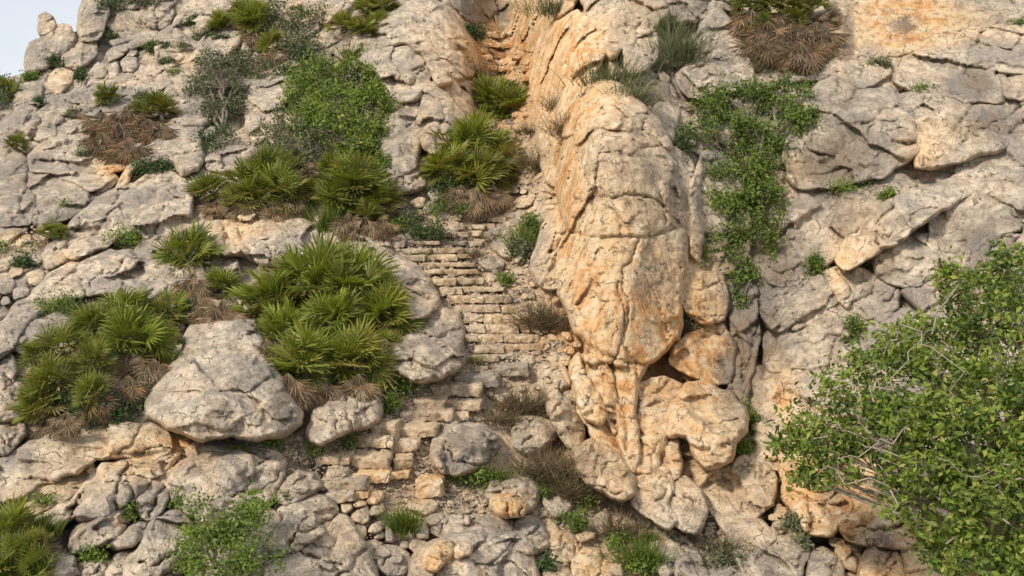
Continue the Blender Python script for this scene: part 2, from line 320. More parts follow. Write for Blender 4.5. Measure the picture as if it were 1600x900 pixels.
def rock(name, label, pts, T=None, k=2.6, off=0.0, step=None, warm=0.0, dark=0.0, rnd=None, cat='boulder', group=None, mat=None, relief=1.0, lean=0.35, seed=None, block=None, parent=None, rough=0.03, flow=None, tiltx=0.0, grow=None, facet=0.62, cracks=None, edge=None, flatn=None, ncrack=None, planes=None):
    rng = np.random.RandomState((seed if seed is not None else int(abs(pts[0][0] * 7 + pts[0][1] * 13))) % 99991)
    oc = (name == 'rock_outcrop' or (k >= 3.9 and name == 'boulder')) and pts[0][0] > 830
    lo_ = not oc and (name == 'rock_outcrop' or k >= 3.9) and size0(pts) > 45
    if lo_: relief *= .85; flatn = flatn or .72; edge = edge or 7
    if oc and T is not None: T *= .75
    if oc: relief *= .72
    if lean == 0.35 and (name == 'rock_outcrop' or k >= 3.9): lean = .12
    if grow is None: grow = (7.0 if name == 'rock_outcrop' else 4.5) if max(np.ptp(np.array(pts)[:, 0]), np.ptp(np.array(pts)[:, 1])) > 40 else 1.2
    rough = rough if rough != 0.03 else 0.045
    poly = outline(pts, rng, rough, 6.0 if max(np.ptp(np.array(pts)[:, 0]), np.ptp(np.array(pts)[:, 1])) > 40 else 3.0, grow)
    lo, hi = poly.min(0), poly.max(0); W = hi - lo; size = W.max()
    cx, cy = (lo + hi) / 2; Yc = float(D(cx, cy)); mpp = Yc / FPX
    if step is None: step = 2.0 if size > 70 else (1.6 if size > 35 else max(1.0, size / 16))
    if T is None: T = float(np.clip(0.42 * min(W) * mpp, 0.05, 0.75))
    nx, ny = int(W[0] / step) + 3, int(W[1] / step) + 3
    gx = lo[0] - step + np.arange(nx) * step; gy = lo[1] - step + np.arange(ny) * step
    X, Yg = np.meshgrid(gx, gy); p = np.stack([X.ravel(), Yg.ravel()], -1)
    d = np.empty(len(p)); q = np.empty_like(p); ins = np.empty(len(p), bool); ds = np.empty(len(p))
    for s in range(0, len(p), 20000):
        e = slice(s, s + 20000); dd, qq, ii, d2 = _seg(p[e], poly)
        d[e], q[e], ins[e] = dd, qq, ii; ds[e] = np.mean(np.maximum(d2, 0.25) ** -1.6, 1) ** (-1 / 3.2)
    near = (~ins) & (d < step * 1.5)
    use = ins | near
    ds = np.where(ins, ds * np.clip(d / (step * 1.2), 0, 1), 0)
    p = np.where(near[:, None], q, p)
    idx = np.arange(nx * ny).reshape(ny, nx)
    Q = np.stack([idx[:-1, :-1], idx[1:, :-1], idx[1:, 1:], idx[:-1, 1:]], -1).reshape(-1, 4)
    Q = Q[use[Q].all(1) & (ins[Q].sum(1) >= 1)]
    if len(Q) == 0: return None
    un, inv = np.unique(Q, return_inverse=True); Q = inv.reshape(-1, 4)
    p = p[un]; ds = ds[un]; ds_d = np.where(ins, d, 0)[un]
    R = max(ds.max(), 1e-6); u = ds / R
    prof = np.sqrt(np.clip(1 - (1 - u) ** k, 0, 1))
    # the lower half stands further out than the upper: rocks show a steep front and a receding top
    v = np.clip((p[:, 1] - lo[1]) / max(W[1], 1), 0, 1); ux = (p[:, 0] - cx) / max(W[0], 1)
    we = edge if edge else (4.5 if oc else float(np.clip(0.11 * min(W), 2.2, 7))); dpx = ds_d
    ep = np.sqrt(np.clip(1 - (1 - np.minimum(dpx / we, 1)) ** 2.2, 0, 1)); fl = flatn if flatn is not None else (0.9 if oc else (0.58 if k < 3.2 else 0.75))
    prof = ep * (fl + (1 - fl) * prof)
    fx, fy = (p[:, 0] - cx) / (W[0] / 2 + 1), (p[:, 1] - cy) / (W[1] / 2 + 1); pl = np.full(len(p), 9.0); a0 = rng.uniform(0, 6.28); nf = rng.randint(4, 7)
    wv = fbm(np.stack([p[:, 0] / size * 2.5, p[:, 1] / size * 2.5, np.full(len(p), a0)], -1), 3) * 0.35
    for j in range(nf):
        an = a0 + j * 6.283 / nf + rng.uniform(-.4, .4); sl = rng.uniform(0.35, 1.3)
        pl = np.minimum(pl, rng.uniform(0.9, 1.15) - sl * (fx * math.cos(an) + fy * math.sin(an)) + wv * sl)
    if planes:
        pl = np.full(len(p), 9.0)
        for c_, gx_, gy_ in planes: pl = np.minimum(pl, c_ + gx_ * fx + gy_ * fy + wv * .35)
    pl = np.clip(pl / 1.05, 0.08, 1.3)
    prof = prof * ((1 - facet) + facet * (np.maximum(pl, .38) if oc else pl))
    h = T * prof * (1 + lean * (v - 0.5) * 1.6 + tiltx * ux)
    base = P(p[:, 0], p[:, 1], D(p[:, 0], p[:, 1]) - off)
    sz = size * mpp
    if block is None: block = float(np.clip(sz * (0.60 if name == 'rock_outcrop' else 0.45), 0.10, 1.7 if name == 'rock_outcrop' else 1.1))
    salt = int(rng.randint(0, 200)); fade = np.clip(u * 3.5, 0, 1)
    rf = rockform(base + salt * 1.7, salt, block, flow)
    amp = min(0.26 * block, 0.55 * T + 0.02) * relief
    h = h + amp * (rf * fade)
    for _ in range(1):      # weather the broken edges a little
        qm = h[Q].mean(1); acc = np.zeros(len(h)); cnt_ = np.zeros(len(h))
        for c_i in range(4): acc += np.bincount(Q[:, c_i], qm, len(h)); cnt_ += np.bincount(Q[:, c_i], None, len(h))
        h = 0.55 * h + 0.45 * acc / np.maximum(cnt_, 1)
    if size > 30:      # chips and small broken faces
        cs = float(np.clip(block * .22, .07, .24)); cv_, ce_ = worley(base / cs + np.stack([fbm(base * 3 + 5, 2)] * 3, -1) * .25, salt + 3, 1.5)
        h = h + fade * cs * .17 * cv_ * np.clip(fbm(base * .9 + salt, 2) * 3 + .75, .2, 1.2)
    cl = [] if cracks is None else [np.array(parse(c)) for c in cracks]
    nc = ncrack if ncrack is not None else (0 if size < 60 else int(rng.randint(1, 4) + (size > 110) + (size > 170)))
    for j in range(int(nc)):        # a joint wandering across the face
        an = rng.choice([rng.uniform(-.5, .1), rng.uniform(1.0, 2.0), rng.uniform(-1.0, -.5)]); st = np.array([rng.uniform(lo[0] + .15 * W[0], hi[0] - .15 * W[0]), rng.uniform(lo[1] + .15 * W[1], hi[1] - .15 * W[1])])
        L = size * rng.uniform(.25, .6); m_ = 14; pp = [st]; aa = an
        for q_ in range(m_): aa = aa * .7 + an * .3 + rng.normal(0, .38); pp.append(pp[-1] + np.array([math.cos(aa), math.sin(aa)]) * L / m_)
        cl.append(np.array(pp))
    for j, c_ in enumerate(cl):
        a_, b_ = c_[:-1], c_[1:]; ab_ = b_ - a_; wob_ = np.stack([fbm(np.stack([p[:, 0] / 9, p[:, 1] / 9, np.full(len(p), 3. + j)], -1), 3), fbm(np.stack([p[:, 0] / 9, p[:, 1] / 9, np.full(len(p), 33. + j)], -1), 3)], -1) * 4
        pw_ = p + wob_; t_ = np.clip(((pw_[:, None] - a_) * ab_).sum(-1) / (ab_ ** 2).sum(-1), 0, 1)
        dd_ = np.sqrt((((pw_[:, None] - (a_ + t_[..., None] * ab_)) ** 2).sum(-1)).min(1)); wd = (1.9 if j < len(cracks or []) else rng.uniform(1.2, 1.9)) * max(1, step / 2)
        tt_ = fbm(np.stack([p[:, 0] / 16, p[:, 1] / 16, np.full(len(p), 9. + j)], -1), 2) * .6 + .8
        h = h - np.minimum(0.55 * T, 0.14) * np.clip(tt_, .15, 1.2) * np.exp(-(dd_ / wd) ** 2) - 0.035 * np.exp(-(dd_ / (wd * 3)) ** 2)
    h = np.maximum(h, -0.3 * T)
    front = base * (1 - h / base[:, 1])[:, None]
    # sideways relief so that silhouettes break too
    jig = np.stack([fbm(base * 2.2 / max(block, .3) + 200, 3), np.zeros(len(p)), fbm(base * 2.2 / max(block, .3) + 300, 3)], -1) * amp * 0.5
    front = front + jig * fade[:, None]
    # sides and back
    E = np.concatenate([Q[:, [0, 1]], Q[:, [1, 2]], Q[:, [2, 3]], Q[:, [3, 0]]])
    key = np.sort(E, 1); _, first, cnt = np.unique(key, axis=0, return_index=True, return_counts=True)
    B = E[first[cnt == 1]]
    bv = np.unique(B); n0 = len(front); remap = -np.ones(n0, int); remap[bv] = np.arange(len(bv))
    cen = P(cx, cy, Yc - off); rings = []
    for s, shrink in ((0.25 * T + 0.06, 1.0), (1.1 * T + 0.25, 0.93), (2.0 * T + 0.4, 0.6)):
        r = front[bv] * (1 + s / front[bv][:, 1:2]); c = cen * (1 + s / cen[1]); rings.append(c + (r - c) * shrink)
    cv = cen * (1 + (2.1 * T + 0.45) / cen[1])
    V = np.concatenate([front] + rings + [cv[None]])
    QQ = [Q]; a = B
    for i in range(3):
        b = n0 + i * len(bv) + remap[B]; QQ.append(np.stack([a[:, 1], a[:, 0], b[:, 0], b[:, 1]], -1)); a = b
    Tt = np.stack([a[:, 1], a[:, 0], np.full(len(a), len(V) - 1)], -1)
    pc = np.concatenate([p] + [p[bv]] * 3 + [np.array([[cx, cy]])])
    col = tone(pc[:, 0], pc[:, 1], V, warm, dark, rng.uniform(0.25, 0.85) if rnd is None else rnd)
    cnx = cy_ = None
    cellx = ((pc[:, 0] + 200) / 5).astype(int); celly = ((pc[:, 1] + 100) / 5).astype(int)
    ok = (cellx >= 0) & (cellx < 420) & (celly >= 0) & (celly < 260); OCC[celly[ok], cellx[ok]] = True
    lowest = front[front[:, 2].argmin()]
    org = np.array([cen[0], cen[1], lowest[2]])
    o = make_mesh(name, V, np.concatenate(QQ), Tt, mat or M_ROCK, col, True, org, parent)
    if parent is None: tag(o, label, cat, group)
    return o
def parse(t): return [tuple(float(v) for v in q.split(',')) for q in t.split()]
def blob(x, y, w, h, ang=0.0, n=9, rng=None, jag=0.24):
    rng = rng or np.random.RandomState(int(x * 3 + y)); a = np.sort(np.arange(n) * 2 * math.pi / n + rng.uniform(-.25, .25, n)); c, s = math.cos(ang), math.sin(ang)
    r = 1 + rng.uniform(-jag, jag, n); ex = 0.85
    px = np.sign(np.cos(a)) * np.abs(np.cos(a)) ** ex * w / 2 * r; py = np.sign(np.sin(a)) * np.abs(np.sin(a)) ** ex * h / 2 * r
    return [(x + u * c - v * s, y + u * s + v * c) for u, v in zip(px, py)]

# ------------------------------------------------------------------ the slope itself
SOIL = [(790,110,55,90,1.0),(760,40,50,50,.9),(770,200,60,40,.7),(850,250,40,60,.5),(720,340,110,30,.8),(690,380,90,30,1),(740,450,110,70,1),(830,440,50,60,.8),(860,530,90,30,1),(760,570,120,40,1),(650,610,60,40,.9),
 (620,690,120,70,1),(820,620,60,60,.8),(850,730,110,80,.9),(700,790,120,60,1),(900,790,90,50,.9),(990,820,60,60,.8),(1120,850,60,60,.8),(150,640,140,60,.7),(370,500,80,60,.6),(500,620,60,50,.7),(440,690,60,20,.8),
 (420,60,110,60,.5),(210,230,80,30,.4),(400,300,120,60,.6),(60,400,60,20,.6),(1200,90,80,60,.5),(1180,300,50,120,.3),(1230,700,60,60,.3),(340,850,80,60,.3),(1000,880,60,40,.8),(560,330,80,40,.6),(280,30,60,30,.3)]
def soil(px, py, p):
    s = np.zeros(np.shape(px)); wob = fbm(p * 1.3 + 7, 3) * 0.8
    for x, y, rx, ry, a in SOIL: s = s + a * np.exp(-(((px - x) / rx) ** 2 + ((py - y) / ry) ** 2) * (1 + wob))
    return np.clip(s * 1.2, 0, 1)
def slope():
    xs = np.concatenate([np.arange(-1400, -100, 26.), np.arange(-100, 1700, 2.6), np.arange(1700, 3000, 26.)])
    sx = [-1400, -300, 0, 42, 75, 100, 122, 128, 134, 200, 3000]; sy = [150, 130, 124, 113, 84, 58, 47, 10, -60, -130, -160]
    top = np.interp(xs, sx, sy)
    tt = np.concatenate([np.linspace(0, 0.18, 16)[:-1], np.linspace(0.18, 0.86, 396), ]); low = 1300.0
    tt = np.concatenate([np.linspace(0, 0.265, 14)[:-1], np.linspace(0.265, 1.0, 400)])
    PY = low + (top[None] - low) * tt[:, None]; PX = np.broadcast_to(xs[None], PY.shape)
    Yd = D(PX, PY)
    far = np.maximum(0, np.maximum(-100 - PX, PX - 1700)) / 100.0
    Yd = Yd - 0.4 * far * (PX > 800) - 0.1 * far * (PX < 0)
    base = P(PX, PY, Yd)
    sl = soil(PX, PY, base)
    inn = (np.abs(PX - 800) < 950)
    rf = rockform(base, 5, 0.8)
    rf2 = rockform(base + 40, 9, 2.4)
    rf = _blur(rf, 1); rf2 = _blur(rf2, 2)
    amp = 0.24 * (1 - 0.75 * sl); hh = amp * (rf - 0.45) + 0.42 * (1 - sl) * (rf2 - 0.45)
    hh = hh + 0.05 * sl * fbm(base * 5, 4) + .30 * (1 - sl) * np.clip((PX - 1040) / 60, 0, 1) * np.clip((860 - PY) / 60, 0, 1) + .14 * (1 - sl) * np.clip((520 - PX) / 60, 0, 1)
    lx = 620 + np.clip((PY - 380) / 150, 0, 1) * 105; inside = np.clip((PX - lx) / 8, 0, 1) * np.clip((lx + 118 - PX) / 8, 0, 1) * np.clip((PY - 374) / 6, 0, 1) * np.clip((545 - PY) / 8, 0, 1); hh = hh * (1 - inside) - .16 * inside
    V = base * (1 - hh / base[..., 1])[..., None]
    # beyond the skyline the ridge rolls over and falls away behind
    back = []
    last = V[-1]
    for dy, dz in ((0.6, 0.1), (1.6, 0.0), (4, -1.0), (12, -5), (40, -30)): back.append(last + np.array([0, dy, dz]))
    V = np.concatenate([V, np.stack(back)]); nr, nc = V.shape[:2]
    col = tone(PX, PY, base); col[..., 3] = sl
    col = np.concatenate([col, np.repeat(col[-1:], len(back), 0)])
    i = np.arange(nr * nc).reshape(nr, nc)
    Q = np.stack([i[:-1, :-1], i[:-1, 1:], i[1:, 1:], i[1:, :-1]], -1).reshape(-1, 4)
    o = make_mesh('hillside', V.reshape(-1, 3), Q, None, M_SLOPE, col.reshape(-1, 4), True, (0, 20, 0)); o['kind'] = 'structure'; o['label'] = 'rocky limestone mountainside with soil in its hollows'
slope()
gv = [(-500, -300, -7.6), (500, -300, -7.6), (500, 500, -7.6), (-500, 500, -7.6)]
g = make_mesh('ground', gv, [(0, 1, 2, 3)], None, M_GROUND, None, False, (0, 0, -7.6)); g['kind'] = 'structure'; g['label'] = 'valley floor below the mountainside'

def block(name, label, x0, x1, yt, yb, depth, rng, cat, group, warm=0.0, dark=0.0, fwd=0.0, rnd=None, yaw=0.0):
    """a squared stone: real box with worn edges, its foot on the slope; px give its front face"""
    xc = (x0 + x1) / 2; Yf = float(D(xc, yb)) - 0.03 - fwd; a = P(x0, yb, Yf); b = P(x1, yt, Yf); W, H = b[0] - a[0], b[2] - a[2]
    n = max(5, int(W / .03)); m = max(5, int(H / .022)); m = min(m, 12); n = min(n, 34); k = 8
    def face(u, v, f): return f(*np.meshgrid(np.linspace(-1, 1, u), np.linspace(-1, 1, v)))
    grids = [face(n, m, lambda s, t: np.stack([s, -np.ones_like(s), t], -1)), face(n, k, lambda s, t: np.stack([s, t, np.ones_like(s)], -1)), face(n, k, lambda s, t: np.stack([s, -t, -np.ones_like(s)], -1)),
             face(k, m, lambda s, t: np.stack([np.ones_like(s), s, t], -1)), face(k, m, lambda s, t: np.stack([-np.ones_like(s), -s, t], -1)), face(n, m, lambda s, t: np.stack([-s, np.ones_like(s), t], -1))]
    V, Q, o = [], [], 0
    for g_ in grids:
        r, c = g_.shape[:2]; i = np.arange(r * c).reshape(r, c) + o; V.append(g_.reshape(-1, 3)); o += r * c
        Q.append(np.stack([i[:-1, :-1], i[:-1, 1:], i[1:, 1:], i[1:, :-1]], -1).reshape(-1, 4))
    V = np.concatenate(V); Q = np.concatenate(Q)
    half = np.array([W, depth, H]) / 2; rr = min(H, W) * rng.uniform(.12, .26); q = V * half; inner = np.clip(q, -(half - rr), half - rr); dl = q - inner; L = np.linalg.norm(dl, axis=1)
    q = inner + dl * np.minimum(1, rr / np.maximum(L, 1e-9))[:, None]
    q[:, 2] *= 1 + rng.uniform(-.16, .16) * q[:, 0] / half[0]; q[:, 0] *= 1 + rng.uniform(-.06, .06) * q[:, 2] / half[2]; q[:, 1] *= 1 + rng.uniform(-.12, .12) * q[:, 0] / half[0]
    s_ = rng.uniform(0, 90); nv = np.stack([fbm(q * 7 + s_, 4), fbm(q * 7 + s_ + 30, 4), fbm(q * 7 + s_ + 60, 4)], -1); q = q + nv * min(.075, .45 * H)
    q = q + np.stack([fbm(q * 26 + s_, 3), fbm(q * 26 + s_ + 9, 3), fbm(q * 26 + s_ + 19, 3)], -1) * .016
    c, s = math.cos(yaw), math.sin(yaw); q = np.stack([q[:, 0] * c - q[:, 1] * s, q[:, 0] * s + q[:, 1] * c, q[:, 2]], -1)
    cen = np.array([(a[0] + b[0]) / 2, Yf + depth / 2, (a[2] + b[2]) / 2]); V = q + cen
    col = tone(np.full(len(V), xc), np.full(len(V), (yt + yb) / 2), V, warm, dark, rng.uniform(.25, .95) if rnd is None else rnd)
    o = make_mesh(name, V, Q, None, M_ROCK, col, True, (cen[0], cen[1], V[:, 2].min())); tag(o, label, cat, group)
    for px in np.arange(x0, x1, 4): OCC[int((yb + 100) / 5) - 1:int((yb + 100) / 5) + 1, int((px + 200) / 5)] = True
    return o
